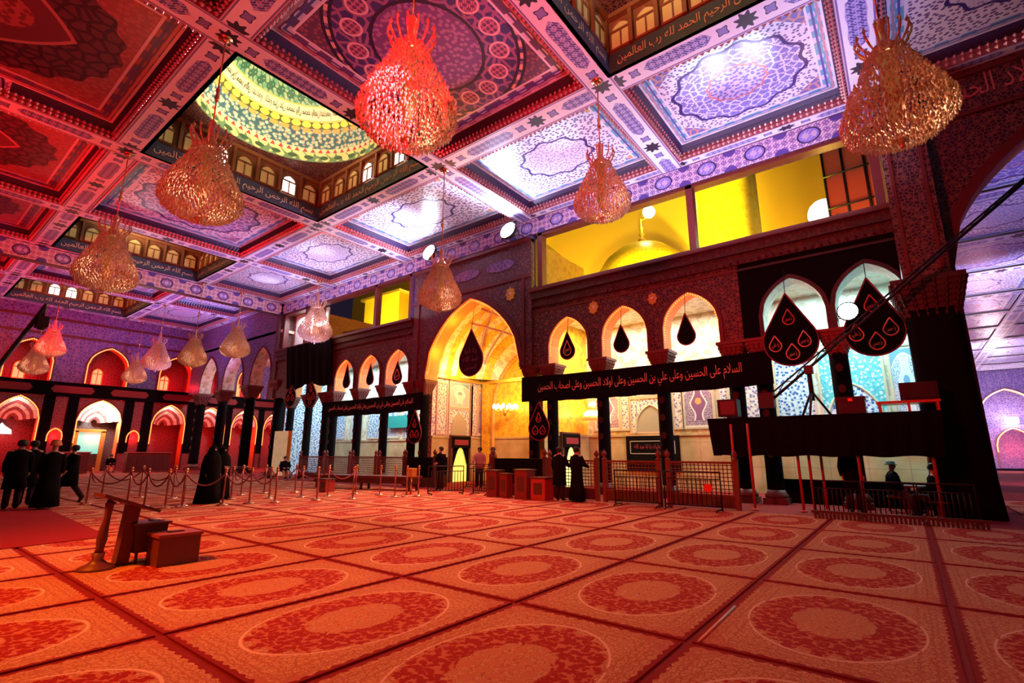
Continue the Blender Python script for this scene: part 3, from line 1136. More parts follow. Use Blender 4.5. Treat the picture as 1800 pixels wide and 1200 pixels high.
# dividing walls
for nm, x0, x1, mats in (('wall_divider', -12.75, -12.25, [TILE_Y]), ('wall_divider', -19.6, -19.2, [TILE_B]), ('wall_divider', -34.4, -34.0, [TILE_D]), ('wall_divider', .75, 1.15, [TILE_C])):
    B = MB()
    B.box((x0, YF + D, 0), (x1, YB, 11 if x0 < -12.5 and x0 > -20 else 7.7))
    struct(B.build(nm, mats))
# marble dado
def dado(a, b, yy, z1=2.25):
    B = MB()
    B.box((a, yy - .06, 0), (b, yy, z1))
    B.box((a, yy - .10, z1), (b, yy, z1 + .10))
    trim(B, [MARBLE])
def dado_x(y0, y1, xx, z1=2.25):
    B = MB()
    B.box((xx, y0, 0), (xx + .06, y1, z1))
    B.box((xx, y0, z1), (xx + .10, y1, z1 + .10))
    trim(B, [MARBLE])
dado(-12.2, .75, YB)
dado(-34.0, -19.6, YB)
dado(-19.2, -12.75, YB)
dado_x(YF + D, YB - .1, -12.25)
dado_x(YF + D, YB - .1, -19.2)

def tile_panel(x0, x1, z0, z1, mt, frame=(.62, .50, .36), label=None):
    """framed tile panel on the portico back wall"""
    B = MB()
    B.face([(x0, YB - .03, z0), (x1, YB - .03, z0), (x1, YB - .03, z1), (x0, YB - .03, z1)], [(-1, -1), (1, -1), (1, 1), (-1, 1)] if 'medal' in mt.name else None)
    for a, b in (((x0 - .08, z0 - .08), (x1 + .08, z0)), ((x0 - .08, z1), (x1 + .08, z1 + .08)), ((x0 - .08, z0), (x0, z1)), ((x1, z0), (x1 + .08, z1))):
        B.box((a[0], YB - .07, a[1]), (b[0], YB, b[1]), 1)
    return trim(B, [mt, plain('cream_tile_border', frame, .4)])
def tile_panel_x(y0, y1, z0, z1, mt, xx, frame=(.62, .45, .40)):
    B = MB()
    B.face([(xx + .03, y0, z0), (xx + .03, y1, z0), (xx + .03, y1, z1), (xx + .03, y0, z1)], [(-1, -1), (1, -1), (1, 1), (-1, 1)] if 'medal' in mt.name else None)
    for a, b in (((y0 - .08, z0 - .08), (y1 + .08, z0)), ((y0 - .08, z1), (y1 + .08, z1 + .08)), ((y0 - .08, z0), (y0, z1)), ((y1, z0), (y1 + .08, z1))):
        B.box((xx, a[0], a[1]), (xx + .07, b[0], b[1]), 1)
    return trim(B, [mt, plain('rose_tile_border', frame, .4)])
def blind_arch(x, hw, zs, za, mt, yy=None):
    """blind arch with raised outline on the back wall"""
    B = MB()
    pts = [(x - hw, 2.4)] + [(x + p, zs + q) for p, q in arch_pts(hw, za - zs)] + [(x + hw, 2.4)]
    B.prism(pts, YB - .06, YB - .05)
    for a, b in zip(pts, pts[1:]):
        B.tube([(a[0], YB - .06, a[1]), (b[0], YB - .06, b[1])], .05, 5, 1, caps=False)
    return trim(B, [mt, plain('cream_tile_border', (.62, .50, .36), .4)])
# middle portico (three arches): pictures and blind arch
for x in (-11.2, -6.85):
    tile_panel(x - .62, x + .62, 2.6, 4.6, MEDAL)
for x in (-10.25, -7.75, -5.8):
    tile_panel(x - .16, x + .16, 2.6, 5.2, TILE_B)
tile_panel(-9.95, -8.05, 4.1, 5.3, TILE_B)
tile_panel(-9.95, -8.05, 2.45, 3.95, TILE_B)
blind_arch(-9.0, .72, 2.7, 3.65, plain('grey_stone', (.42, .38, .30), .5))
# turquoise bay behind the platform
tile_panel(-5.2, -4.1, 2.5, 7.3, TILE_B)
tile_panel(-3.75, -2.55, 2.5, 5.2, TILE_D)
tile_panel(-2.25, -.35, 2.5, 5.3, TILE_C)
tile_panel(-.1, .7, 2.5, 5.2, MEDAL_B)
blind_arch(-1.3, .85, 2.6, 4.0, TILE_D)
# bay beyond the great arch, with cobalt tiles
for k, x in enumerate((-33.2, -31.2, -29.2, -27.2, -25.4, -23.8, -22.2, -20.6)):
    tile_panel(x - .62, x + .62, 2.5, 5.3, MEDAL_B if k % 2 else TILE_D)
B = MB()
B.box((-27.5, YB - .2, 3.1), (-24.9, YB - .1, 3.9))
B.box((-25.8, YB - .2, 4.5), (-23.9, YB - .1, 5.3))
tag(B.build('wall_banner', plain('green_cloth', (.02, .30, .28), .8)), 'dark green cloth banners on the cobalt tiles seen between the black columns', 'banner')
# great arch: side wall pictures, vault ribs, gilded cornice
tile_panel_x(18.3, 18.95, 2.5, 5.1, TILE_B, -19.2)
tile_panel_x(19.2, 20.75, 3.95, 5.3, MEDAL_B, -19.2)
tile_panel_x(19.2, 20.75, 2.4, 3.8, TILE_B, -19.2)
tile_panel_x(21.0, 21.35, 2.5, 5.2, TILE_B, -19.2)
tile_panel_x(20.85, 20.92, 2.4, 5.2, MEDAL, -19.2)
tile_panel_x(21.5, 21.8, 2.5, 5.2, MEDAL, -19.2)
B = MB()
B.box((-19.2, YF + D, 5.38), (-19.0, YB, 5.56))
B.box((-19.2, YB - .2, 5.38), (-12.75, YB, 5.56))
trim(B, [GOLD])
# half-dome vault over the great arch: ribbed shell
B = MB()
cxv, a_, hv = -15.97, 3.22, 3.5
ny = 10
n = 18
for j in range(ny):
    for (pa, qa), (pb, qb) in zip(arch_pts(a_, hv, n // 2), arch_pts(a_, hv, n // 2)[1:]):
        def pt(p, q, j):
            f = j / ny
            y = YF + D + f * (YB - YF - D)
            k = sqrt(max(0.0, 1 - (f * .96) ** 2.4))
            return (cxv + p * (.35 + .65 * k) if f > 0 else cxv + p, y, 5.56 + q * (.18 + .82 * k))
        B.face([pt(pa, qa, j), pt(pb, qb, j), pt(pb, qb, j + 1), pt(pa, qa, j + 1)], None, 0 if (j + (pa > 0)) % 2 else 1)
struct(B.build('ceiling_vault', [TILE_W, TILE_Y]))
for (xa, za, xb, yb, zb) in ((-19.1, 5.6, -15.4, YF + 1.2, 8.7), (-19.1, 5.6, -16.6, YF + 2.2, 8.4), (-12.9, 5.6, -16.3, YF + 1.2, 8.7), (-12.9, 5.6, -15.2, YF + 2.2, 8.4), (-18.9, 5.6, -14.2, YF + 1.6, 8.2), (-13.0, 5.6, -17.4, YF + 1.6, 8.2)):
    B = MB()
    pts = []
    for k in range(9):
        f = k / 8
        pts.append((xa + (xb - xa) * f ** 1.3, (YB - .3) + (yb - (YB - .3)) * f, za + (zb - za) * f ** .7))
    B.tube(pts, .06, 5)
    trim(B, [plain('vault_rib', (.32, .22, .38), .5)])
# yellow pilaster and blind arch on the great arch's back wall
B = MB()
B.box((-19.0, YB - .25, 0), (-18.55, YB, 5.4))
trim(B, [TILE_Y])
B = MB()
pts = [(-18.3, 0)] + [(-16.3 + p, 3.9 + q) for p, q in arch_pts(2.0, 3.0)] + [(-14.3, 0)]
for a, b in zip(pts, pts[1:]):
    B.tube([(a[0], YB - .05, a[1]), (b[0], YB - .05, b[1])], .12, 6)
trim(B, [plain('amber_stone', (.75, .40, .10), .5)])
B = MB()
B.box((-18.5, YB - .02, 2.35), (-12.8, YB, 7.5))
trim(B, [TILE_Y])

# lights of the portico
lamp('portico_lamp', 'AREA', (-8.2, 20.0, 7.3), (1, .84, .62), 520, (-8.2, 20.6, 0), 7.0, 1.6)
lamp('portico_lamp', 'AREA', (-1.5, 20.0, 7.3), (.55, .93, 1), 520, (-1.5, 20.6, 0), 3.6, 1.6)
lamp('portico_lamp', 'AREA', (-24.0, 20.0, 7.3), (.62, .95, 1), 950, (-24.0, 20.6, 0), 7.0, 1.6)
lamp('portico_lamp', 'AREA', (-31.0, 20.0, 7.3), (.62, .92, 1), 360, (-31.0, 20.6, 0), 4.0, 1.6)
lamp('arch_lamp', 'POINT', (-18.2, 19.2, 5.75), (1, .62, .12), 150, size=.15)
lamp('arch_lamp', 'POINT', (-15.2, 20.4, 4.6), (1, .55, .02), 230, size=.25)
lamp('arch_lamp', 'SPOT', (-13.4, 18.4, 6.2), (1, .78, .66), 700, (-19.2, 20.2, 3.2), .2, angle=80)
lamp('door_lamp', 'POINT', (-10.9, 19.4, 4.4), (1, .48, .03), 190, size=.2)
# ------------------------------------------------------------ far end of the hall
XL = -50.0
LOW = [(1.9, 1.2), (6.59, 1.2), (11.35, 1.38), (16.1, 1.24), (19.4, 1.26), (22.45, 1.18), (25.5, 1.2), (28.7, 1.2)]
B = arch_wall(-13, 34, 0.0, 5.55, [(c, a, 3.9, 5.45) for c, a in LOW], XL, XL - .9, axis='x', rim=.1)
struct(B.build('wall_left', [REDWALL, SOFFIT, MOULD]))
UP = [(1.9, 1.3), (6.64, 1.3), (11.33, 1.32), (16.15, 1.26), (19.4, 1.2), (22.45, 1.1), (25.5, 1.1), (28.7, 1.1)]
B = arch_wall(-13, 34, 5.55, 12.3, [(c, a, 8.15, 9.65) for c, a in UP], XL, XL - .9, axis='x', rim=.1)
B.box((XL, -13, 10.1), (XL + .12, 34, 10.25), 2)
B.box((XL, -13, 11.3), (XL + .10, 34, 11.45), 2)
struct(B.build('wall_left_upper', [PURP, SOFFIT, MOULD]))
B = MB()
B.box((XL - 2.6, -13, 0), (XL - 2.3, 34, 12.3))
for y in [(LOW[i][0] + LOW[i + 1][0]) / 2 for i in range(len(LOW) - 1)]:
    B.box((XL - 2.3, y - .1, 0), (XL - .9, y + .1, 12.3))
B.box((XL - 2.3, -13, 5.3), (XL - .9, 34, 5.6))
struct(B.build('wall_left_back', [REDWALL]))
# muqarnas hoods in the lower arches: stepped rings closing towards the back
for c, a in LOW[1:7]:
    B = MB()
    for k in range(6):
        f = k / 6
        pts = [(c + p * (1 - f * .85), 3.9 + q * (1 - f * .8) - f * .15) for p, q in arch_pts(a, 1.5, 8)]
        f2 = (k + 1) / 6
        pts2 = [(c + p * (1 - f2 * .85), 3.9 + q * (1 - f2 * .8) - f2 * .15) for p, q in arch_pts(a, 1.5, 8)]
        for (p, q), (p2, q2), (p3, q3), (p4, q4) in zip(pts, pts[1:], pts2[1:], pts2):
            B.face([(XL - .3 - f * 1.2, p, q), (XL - .3 - f * 1.2, p2, q2), (XL - .3 - f2 * 1.2, p3, q3), (XL - .3 - f2 * 1.2, p4, q4)], None, k % 2)
    struct(B.build('ceiling_hood', [TILE_W, REDWALL]))
# green lit doorway in the third arch
c = 11.35
B = MB()
B.box((XL - 1.0, c - 1.25, 0), (XL - .8, c - .95, 3.1))
B.box((XL - 1.0, c + .45, 0), (XL - .8, c + .75, 3.1))
B.box((XL - 1.0, c - 1.25, 3.0), (XL - .8, c + .75, 3.25))
d = struct(B.build('door_1', [GOLD]))
B = MB()
B.box((XL - .98, c - .95, 1.35), (XL - .9, c + .45, 3.0))
B.build('door_glass', plain('green_lit_glass', (.2, .7, .6), .3, emit=(.12, .62, .48), estr=.9), d)
# small lit windows in the upper arches
for k, (y, a) in enumerate(UP[1:6]):
    B = MB()
    y2 = y - .15
    pl = [(y2 - .36, 6.9), (y2 - .36, 7.9)] + [(y2 + p, 7.9 + q) for p, q in arch_pts(.36, .35, 5)] + [(y2 + .36, 7.9), (y2 + .36, 6.9)]
    for p, q in zip(pl, pl[1:] + pl[:1]):
        B.tube([(XL - 2.26, p[0], p[1]), (XL - 2.26, q[0], q[1])], .06, 4, caps=False)
    B.box((XL - 2.3, y2 - .03, 6.9), (XL - 2.2, y2 + .03, 8.2))
    B.box((XL - 2.3, y2 - .36, 7.75), (XL - 2.2, y2 + .36, 7.83))
    w = struct(B.build('window_%d' % (k + 4), [GOLD]))
    B = MB()
    B.prism(pl, XL - 2.29, XL - 2.27, axis='x')
    B.build('window_glass', plain('green_gold_glass', (.5, .5, .2), .3, emit=(.8, .75, .3), estr=.6), w)
ORD = ['first', 'second', 'third', 'fourth', 'fifth', 'sixth', 'seventh', 'eighth', 'ninth', 'tenth', 'eleventh', 'twelfth', 'thirteenth', 'fourteenth', 'fifteenth', 'sixteenth',
       'seventeenth', 'eighteenth', 'nineteenth', 'twentieth', 'twenty-first', 'twenty-second', 'twenty-third', 'twenty-fourth', 'twenty-fifth', 'twenty-sixth', 'twenty-seventh', 'twenty-eighth', 'twenty-ninth', 'thirtieth']
low_lab = {1: 'beside the white arched lamp', 2: 'round the bright arch with the green doorway', 3: 'just past the green doorway, before the columns', 4: 'between the first two black columns',
           5: 'behind the third black column', 6: 'seen past the pale standing screen'}
for k, (y, a) in enumerate(LOW):
    if k in low_lab:
        pts = [(XL + .09, y - a, 2.2)] + [(XL + .09, y + p, 3.9 + q) for p, q in arch_pts(a, 1.55, 8)] + [(XL + .09, y + a, 2.2)]
        light_string('orange light string on a lower far arch, ' + low_lab[k], pts, .13, .055)
        lamp('niche_lamp', 'POINT', (XL - .5, y, 2.6), (1, .012, .012), 95, size=.2)
        lamp('hood_lamp', 'POINT', (XL - .15, y, 4.95), (1, .75, .75), 20, size=.1)
up_lab = {1: 'with two chandeliers hanging before it', 2: 'over the green doorway, greenish window inside', 3: 'next to the violet pier', 4: 'half behind the tall far columns', 5: 'behind the last far column'}
for k, (y, a) in enumerate(UP):
    if k in up_lab:
        pts = [(XL + .09, y - a, 6.75)] + [(XL + .09, y + p, 8.15 + q) for p, q in arch_pts(a, 1.5, 8)] + [(XL + .09, y + a, 6.75)]
        light_string('orange light string on an upper far arch, ' + up_lab[k], pts, .13, .055)
        lamp('niche_lamp', 'POINT', (XL - 1.0, y, 7.2), (1, .008, .03), 110, size=.2)
lamp('door_glow', 'POINT', (XL - .2, 11.8, 4.2), (.7, 1, .95), 300, size=.2)
for y, lb in ((8.85, 'between two black drapes, close to the standing people'), (13.7, 'beyond the green doorway')):
    pts = [(XL + .09, y - .42, 2.3)] + [(XL + .09, y + p, 2.7 + q) for p, q in arch_pts(.42, .5, 6)] + [(XL + .09, y + .42, 2.3)]
    light_string('small niche light string, ' + lb, pts, .13, .055)
    lamp('niche_lamp', 'POINT', (XL + .3, y, 2.6), (1, .02, .02), 40, size=.1)
# arched white lamp panel low on the far wall
B = MB()
pl = [(5.55, 2.75), (5.6, 3.05), (6.0, 3.35), (6.15, 3.55), (6.3, 3.35), (6.7, 3.05), (6.75, 2.75)]
B.prism(pl, XL - 1.6, XL - 1.5, axis='x')
tag(B.build('wall_lamp', plain('white_lamp_panel', (1, 1, 1), .4, emit=(1, .8, .85), estr=1.6)), 'white stepped-arch lamp panel glowing low on the red far wall', 'lamp')

# black cloth band with red cartouches
t = thing('cloth_frieze', 'long black cloth band with red cartouches across the far wall', 'banner', (XL + .1, 10, 5.6))
B = MB()
B.box((-.02, -23, 0), (.1, 23.4, 1.05))
B.build('black_cloth', BLACK, t)
for k in range(12):
    y = -18.6 + k * 3.6
    B = MB()
    B.prism([(y - 1.3, .5), (y - 1.1, .25), (y + 1.1, .25), (y + 1.3, .5), (y + 1.1, .78), (y - 1.1, .78)], .1, .13, axis='x')
    B.build('cartouche', plain('red_cartouche', (.26, .018, .018), .6), t)
k = 0
gaps = [(LOW[i][0] + LOW[i][1], LOW[i + 1][0] - LOW[i + 1][1]) for i in range(len(LOW) - 1)]
gl = {0: 'beside the picture edge', 1: 'between the lamp arch and the doorway arch', 2: 'just past the doorway arch', 3: 'beside the first far column', 4: 'behind the second far column', 5: 'behind the third far column'}
for i, (a, b) in enumerate(gaps[:6]):
    cuts = ((a + .08, a + .72, 'nearer strip'), (b - .72, b - .08, 'second strip')) if b - a > 1.6 else ((a + .06, b - .06, 'single strip'),)
    for q0, q1, nm in cuts:
        B = MB()
        n = 9
        pts = [(q0 + (q1 - q0) * j / n, .05 + .03 * (j % 2)) for j in range(n + 1)]
        for (p, r), (p2, r2) in zip(pts, pts[1:]):
            B.face([(XL + r, p, 1.4), (XL + r2, p2, 1.4), (XL + r2, p2, 5.6), (XL + r, p, 5.6)])
            B.face([(XL, p, 1.4), (XL, p2, 1.4), (XL, p2, 5.6), (XL, p, 5.6)])
        tag(B.build('black_drape', BLACK), 'black drape on the far wall, %s %s' % (nm, gl[i]), 'drape', 'drapes on the far wall')
# low wooden counter before the doorway arch
for y0, y1, x, h, lb in ((7.2, 10.2, -46, 1.5, 'low red panelled counter behind the standing people'), (12.4, 15.2, -46, 1.5, 'low red panelled counter beside the green doorway')):
    t = thing('panelled_counter', lb, 'counter', (x, (y0 + y1) / 2, 0))
    B = MB()
    B.box((-.3, y0 - (y0 + y1) / 2, 0), (.3, (y1 - y0) / 2, h - .08))
    B.build('body', REDWOOD, t)
    B = MB()
    B.box((-.38, y0 - (y0 + y1) / 2 - .06, h - .08), (.38, (y1 - y0) / 2 + .06, h))
    B.build('top', plain('pale_wood', (.5, .2, .12), .5), t)
    for k in range(5):
        B = MB()
        yy = (y0 - y1) / 2 + (k + .5) * (y1 - y0) / 5
        B.box((.3, yy - .22, .2), (.33, yy + .22, h - .3))
        B.build('panel', DARKWOOD, t)

# columned continuation of the arcade towards the far wall
B = arch_wall(-49.8, -34.9, 6.4, 12.3, [(-36.7, 1.5, 7.0, 9.1), (-41.2, 1.7, 7.0, 9.3), (-45.7, 1.7, 7.0, 9.3)], YF, YF + .9, rim=.1)
struct(B.build('wall_end_arcade', [PURP, TILE_W, MOULD]))
B = MB()
B.box((-34.9, YF - .1, 5.15), (-34.4, YF + .9, 12.3))
struct(B.build('wall_corner_pier', [FACADE2]))
B = MB()
B.box((-50, 33.8, 0), (-34, 34.2, 12))
B.box((-34.45, YF + .9, 0), (-34.1, 34, 12))
struct(B.build('wall_end', [REDWALL]))
B = MB()
B.box((-50, YF, 9.9), (-34.2, 34, 10.1))
ceiling_piece(B, [TILE_W])
lamp('end_violet', 'SPOT', (-40, 15.5, 4.5), (.5, .38, 1), 3200, (-43, 12, 12), .3, angle=110, blend=.8)  # added unseen spot for the violet light on the end ceiling
lamp('end_lamp', 'POINT', (-42, 22, 8.6), (.85, .85, 1), 900, size=.4)
lamp('end_red', 'POINT', (-42, 22, 3.0), (1, .04, .03), 500, size=.4)

# white lit gallery window at the corner
B = MB()
B.box((-34.0, YF + .9, 8.42), (-29.9, YF + 1.0, 11.2))
struct(B.build('wall_gallery', [plain('white_plaster', (.85, .86, .9), .7)]))
lamp('gallery_lamp', 'AREA', (-31.9, YF + .5, 10.9), (.85, .95, 1), 160, (-31.9, YF + .95, 9.0), 2.5, .2)

# ------------------------------------------------------------ outside, behind the upper windows
B = MB()
B.box((-75, 50, 6), (.85, 50.5, 45))
struct(B.build('wall_courtyard', [OCHRE]))
B = MB()
B.box((-75, 30, 8.0), (.85, 50, 8.2))
struct(B.build('roof_courtyard', [OCHRE]))
lamp('court_lamp', 'AREA', (-22, 41, 9.5), YEL, 15000, (-22, 52, 24), 30, 3)
lamp('court_lamp', 'SPOT', (-10, 33, 9.5), (1, .74, .06), 40000, (-18, 45, 20), .5, angle=70)
t = thing('golden_dome', 'golden dome with a glowing globe on its spire, behind the wide upper window', 'dome', (-18.4, 45, 8.2))
B = MB()
B.lathe([(4.2, 0), (4.2, 6.3), (4.5, 6.5), (4.4, 6.8), (4.75, 8.2), (4.8, 9.4), (4.5, 10.8), (3.7, 12.1), (2.4, 13.2), (1.0, 13.75), (.25, 13.95)], n=40)
B.build('dome_shell', GOLDTILE, t)
B = MB()
B.lathe([(.25, 13.9), (.4, 14.3), (.12, 14.6), (.3, 14.9), (.12, 15.2), (.22, 15.5), (.07, 15.8), (.06, 16.6)], n=12)
B.build('spire', GOLD, t)
B = MB()
B.sphere((.9, 0, 17.1), .62, 16, 10)
B.build('globe_lamp', plain('globe_glass', (1, 1, .8), .3, emit=(1, .92, .35), estr=14.0), t)
B = MB()
B.tube([(0, 0, 16.4), (.5, 0, 16.5), (.9, 0, 16.9)], .06, 6)
B.build('lamp_arm', GOLD, t)
lamp('globe_light', 'POINT', (-17.5, 44.6, 25.3), (1, .85, .25), 2500, size=.6)
t = thing('minaret', 'bright gold brick minaret filling the middle of the wide upper window', 'tower', (-6.75, 30, 8.2))
B = MB()
B.lathe([(1.9, 0), (1.9, .6), (1.75, .8), (1.72, 16), (2.0, 16.6), (2.4, 17.2)], n=32)
B.build('shaft', GOLDTILE, t)
B = MB()
B.lathe([(2.6, 17.2), (2.6, 18.3), (2.5, 18.3)], n=24)
B.build('balcony', GOLD, t)
lamp('minaret_lamp', 'AREA', (-9.0, 23.0, 9.2), (1, .80, .03), 9000, (-6.9, 30, 14), 2, 2)
B = MB()
B.prism([(-22, 8.2), (-22, 18), (-20.4, 17.6), (-16.2, 13.4), (-14.5, 11), (-14.5, 8.2)], 30.0, 31.0)
tag(B.build('tiled_gable', m_tile('ochre_gable_tiles', (.50, .34, .10), (.30, .16, .05), (.60, .42, .15), 9)), 'sloping patterned gable low behind the wide upper window', 'gable')
# scaffold with red sheeting
t = thing('scaffold_screen', 'red sheeted scaffold frame behind the upper window beside the corner pier', 'scaffold', (-.1, 22.2, 8.42))
for i, x in enumerate((-1.1, -.45, .25, .95)):
    B = MB()
    B.tube([(x, 0, 0), (x - .02, 0, 6.2)], .05, 6)
    B.build('pole', IRON, t)
for z in (1.2, 2.6, 4.0):
    B = MB()
    B.tube([(-1.15, -.05, z), (1.0, -.05, z + .1)], .035, 6)
    B.build('rail', IRON, t)
B = MB()
B.box((-1.1, .06, .2), (.95, .09, 6.0))
B.build('sheeting', plain('red_sheeting', (.55, .10, .03), .7), t)
B = MB()
B.tube([(-.9, -.08, 2.3), (1.0, -.08, .5)], .03, 6)
B.build('brace', IRON, t)
lamp('scaffold_lamp', 'POINT', (-.9, 20.6, 9.3), (1, .6, .1), 160, size=.2)
t = thing('globe_lamp', 'big white globe lamp beside the red scaffold sheeting', 'lamp', (-1.85, 29.6, 8.42))
B = MB()
B.sphere((0, 0, 5.63), .78, 16, 10)
B.build('globe', plain('globe_glass_white', (1, 1, .9), .3, emit=(1, .95, .75), estr=6.0), t)
B = MB()
B.tube([(0, 0, 0), (0, 0, 4.95)], .08, 8)
B.build('pole', IRON, t)
# lit cabin and dark canopy behind the other upper window
t = thing('rooftop_cabin', 'bright yellow rooftop cabin behind the upper window over the three far small arches', 'cabin', (-40.2, 31, 10.12))
B = MB()
B.box((-2.6, -1, 0), (2.9, 1, 6.75))
B.build('walls', plain('yellow_plaster', (.9, .68, .05), .7), t)
B = MB()
B.box((-3.0, -1.3, 6.75), (3.2, 1.2, 7.0))
B.build('roof', GOLD, t)
lamp('cabin_lamp', 'AREA', (-36.5, 26, 11), (1, .8, .08), 1500, (-40, 30, 15.5), 2, 2)
t = thing('rooftop_canopy', 'dark slatted canopy in front of the yellow rooftop cabin', 'canopy', (-28.6, 21.5, 8.42))
B = MB()
for k in range(8):
    B.tube([(-3.2, -1 + k * .3, 1.7), (3.0, -1 + k * .3, 1.45)], .05, 5)
B.build('slats', DARKWOOD, t)
for x in (-3.0, -.2, 2.8):
    B = MB()
    B.tube([(x, 0, 0), (x, 0, 1.6)], .06, 6)
    B.build('post', DARKWOOD, t)

# ------------------------------------------------------------ side hall seen past the corner pier
YE, XE0, XE1 = 76.0, 1.15, 18.0
B = MB()
B.box((0.9, YF + .8, 0), (1.15, YE, 10.6))
struct(B.build('wall_hall_side', [FACADE2]))
B = MB()
B.box((XE1, YF + .8, 0), (XE1 + .3, YE, 10.6))
struct(B.build('wall_hall_far_side', [PURP]))
B = MB()
B.box((0.9, YF + .8, 10.62), (XE1, YE, 10.8))
ceiling_piece(B, [FACADE2])
nx, nyy = 3, 11
cw, cl = (XE1 - 1.15) / nx, (YE - YF - .8) / nyy
for i in range(nx):
    for j in range(nyy):
        x0, y0 = 1.15 + i * cw, YF + .8 + j * cl
        B = MB()
        g_ = .42
        B.face([(x0 + g_, y0 + g_, 10.6), (x0 + cw - g_, y0 + g_, 10.6), (x0 + cw - g_, y0 + cl - g_, 10.6), (x0 + g_, y0 + cl - g_, 10.6)], [(-1, -1), (1, -1), (1, 1), (-1, 1)])
        for k in range(4):
            pass
        B.face([(x0, y0 - g_, 10.52), (x0 + cw, y0 - g_, 10.52), (x0 + cw, y0 + g_, 10.52), (x0, y0 + g_, 10.52)], [(0, -1), (cw, -1), (cw, 1), (0, 1)], 1)
        B.face([(x0 - g_, y0, 10.50), (x0 + g_, y0, 10.50), (x0 + g_, y0 + cl, 10.50), (x0 - g_, y0 + cl, 10.50)], [(0, -1), (0, 1), (cl, 1), (cl, -1)], 1)
        ceiling_piece(B, [PANEL['lace' if (i + j) % 2 else 'medallion'], BAND])
AE = [(4.4, 2.2), (9.25, 2.2), (14.1, 2.2)]
B = arch_wall(XE0, XE1, 4.6, 10.6, [(c, a, 6.3, 8.4) for c, a in AE], YE, YE + .8, rim=.14)
struct(B.build('wall_hall_end', [PURP, SOFFIT, MOULD]))
B = arch_wall(XE0, XE1, 0, 4.6, [(c, 1.5, 2.4, 4.2) for c, a in AE], YE, YE + .8, rim=.14)
struct(B.build('wall_hall_end_lower', [PURP, SOFFIT, MOULD]))
B = MB()
B.box((XE0, YE + 1.6, 0), (XE1, YE + 1.8, 10.6))
struct(B.build('wall_hall_back', [PURP]))
for k, (c, a) in enumerate(AE[:2]):
    lb = ('half hidden by the corner pier', 'in line with the white flood')[k]
    pts = [(c - a, YE - .1, 4.7)] + [(c + p, YE - .1, 6.3 + q) for p, q in arch_pts(a, 2.15, 8)] + [(c + a, YE - .1, 4.7)]
    light_string('pink light string on an upper side hall arch, ' + lb, pts, .16, .08, GLOW2)
    pts = [(c - 1.5, YE - .1, 1.8)] + [(c + p, YE - .1, 2.4 + q) for p, q in arch_pts(1.5, 1.85, 8)] + [(c + 1.5, YE - .1, 1.8)]
    light_string('orange light string on a lower side hall arch, ' + lb, pts, .16, .08, GLOW)
    lamp('side_hall_flood', 'POINT', (c, YE - .9, 5.2), (.95, .9, 1), 1500, size=.3)
    B = MB()
    B.lathe([(.05, 0), (.5, .12), (.55, .5), (.5, .75)], (c, YE - .5, 4.6), 14)
    tag(B.build('floodlight', FLOOD), 'round white flood lamp glowing in the side hall, ' + ('next to the corner pier' if k == 0 else 'under the pink lit arch'), 'lamp')
    lamp('side_red', 'POINT', (c, YE - 1.2, 2.0), (1, .05, .05), 500, size=.3)
lamp('side_hall_light', 'SPOT', (6, 30, 2.5), (.72, .62, 1), 9000, (7, 48, 10.6), .5, angle=120)
lamp('side_hall_light', 'SPOT', (6, 55, 2.5), (.80, .66, 1), 9000, (7, 70, 10.6), .5, angle=130)
lamp('side_hall_light', 'SPOT', (6, 19, 2.5), (.45, .4, 1), 2500, (6, 27, 10.6), .5, angle=120)
lamp('side_floor', 'SPOT', (7, 26, 9.8), (1, .55, .55), 1500, (5.5, 24, 0), .4, angle=70)
# ------------------------------------------------------------ carpets
CX0, CDX, CY0, CDY = 1.877, 1.744, 4.389, 2.571
B = MB()
hx, hy = CDX / 2 - .028, CDY / 2 - .028
nseg = 14
top = [(-hx, -hy), (hx, -hy), (hx, hy), (-hx, hy)]
B.face([(*p, .016) for p in top], [(-1, -1), (1, -1), (1, 1), (-1, 1)])
for k in range(4):
    a, b = top[k], top[(k + 1) % 4]
    B.face([(*a, 0), (*b, 0), (*b, .016), (*a, .016)], [(1, 1)] * 4)
CARP = B.data('carpet', CARPET)
slots = []
for j in range(-1, 5):
    for i in range(0, 27):
        c = (CX0 - CDX * i - CDX / 2, CY0 + CDY * (j - 1) + CDY / 2, 0.001)
        if c[1] > 13 and c[0] > -40 and False:
            continue
        ok = False
        for sx in (-.45, 0, .45):
            for sy in (-.45, 0, .45):
                px, py = proj((c[0] + sx * CDX, c[1] + sy * CDY, 0))
                if -5 < px < 1805 and 0 < py < 1205:
                    ok = True
        if ok:
            slots.append((j, i, c))
rows = sorted(set(s[0] for s in slots))
for r, j in enumerate(rows):
    line = sorted([s for s in slots if s[0] == j], key=lambda s: s[1])
    for k, (jj, i, c) in enumerate(line):
        o = link('carpet', CARP, None, c)
        if c[0] > -24:
            tag(o, 'red medallion carpet, %s along from the pier end in the %s row from the camera' % (ORD[k], ORD[r]), 'carpet', 'medallion carpets laid edge to edge')
        else:
            tag(o, 'red medallion carpet in the far rows beyond the rope posts', 'carpet', 'distant medallion carpets')
k = 0
for j in range(2):
    for i in range(3):
        o = link('carpet', CARP, None, (2.9 + i * 1.76, 19.6 + j * 2.6, .001))
        tag(o, 'pale medallion carpet in the side hall past the pier, %s of the %s row' % (ORD[i], ORD[j]), 'carpet', 'side hall carpets')
B = MB()
rg = [(-19.2, 1.0), (-11.2, 1.0), (-11.5, 3.05), (-18.75, 3.4), (-19.2, 3.4)]
B.prism(rg, .018, .03, axis='z')
tag(B.build('rug', RUG), 'plain dark red rug lying over the carpets beneath the standing people', 'rug')
B = MB()
B.tube([(-1.53, 4.43, .025), (-1.55, 5.6, .025)], .012, 6)
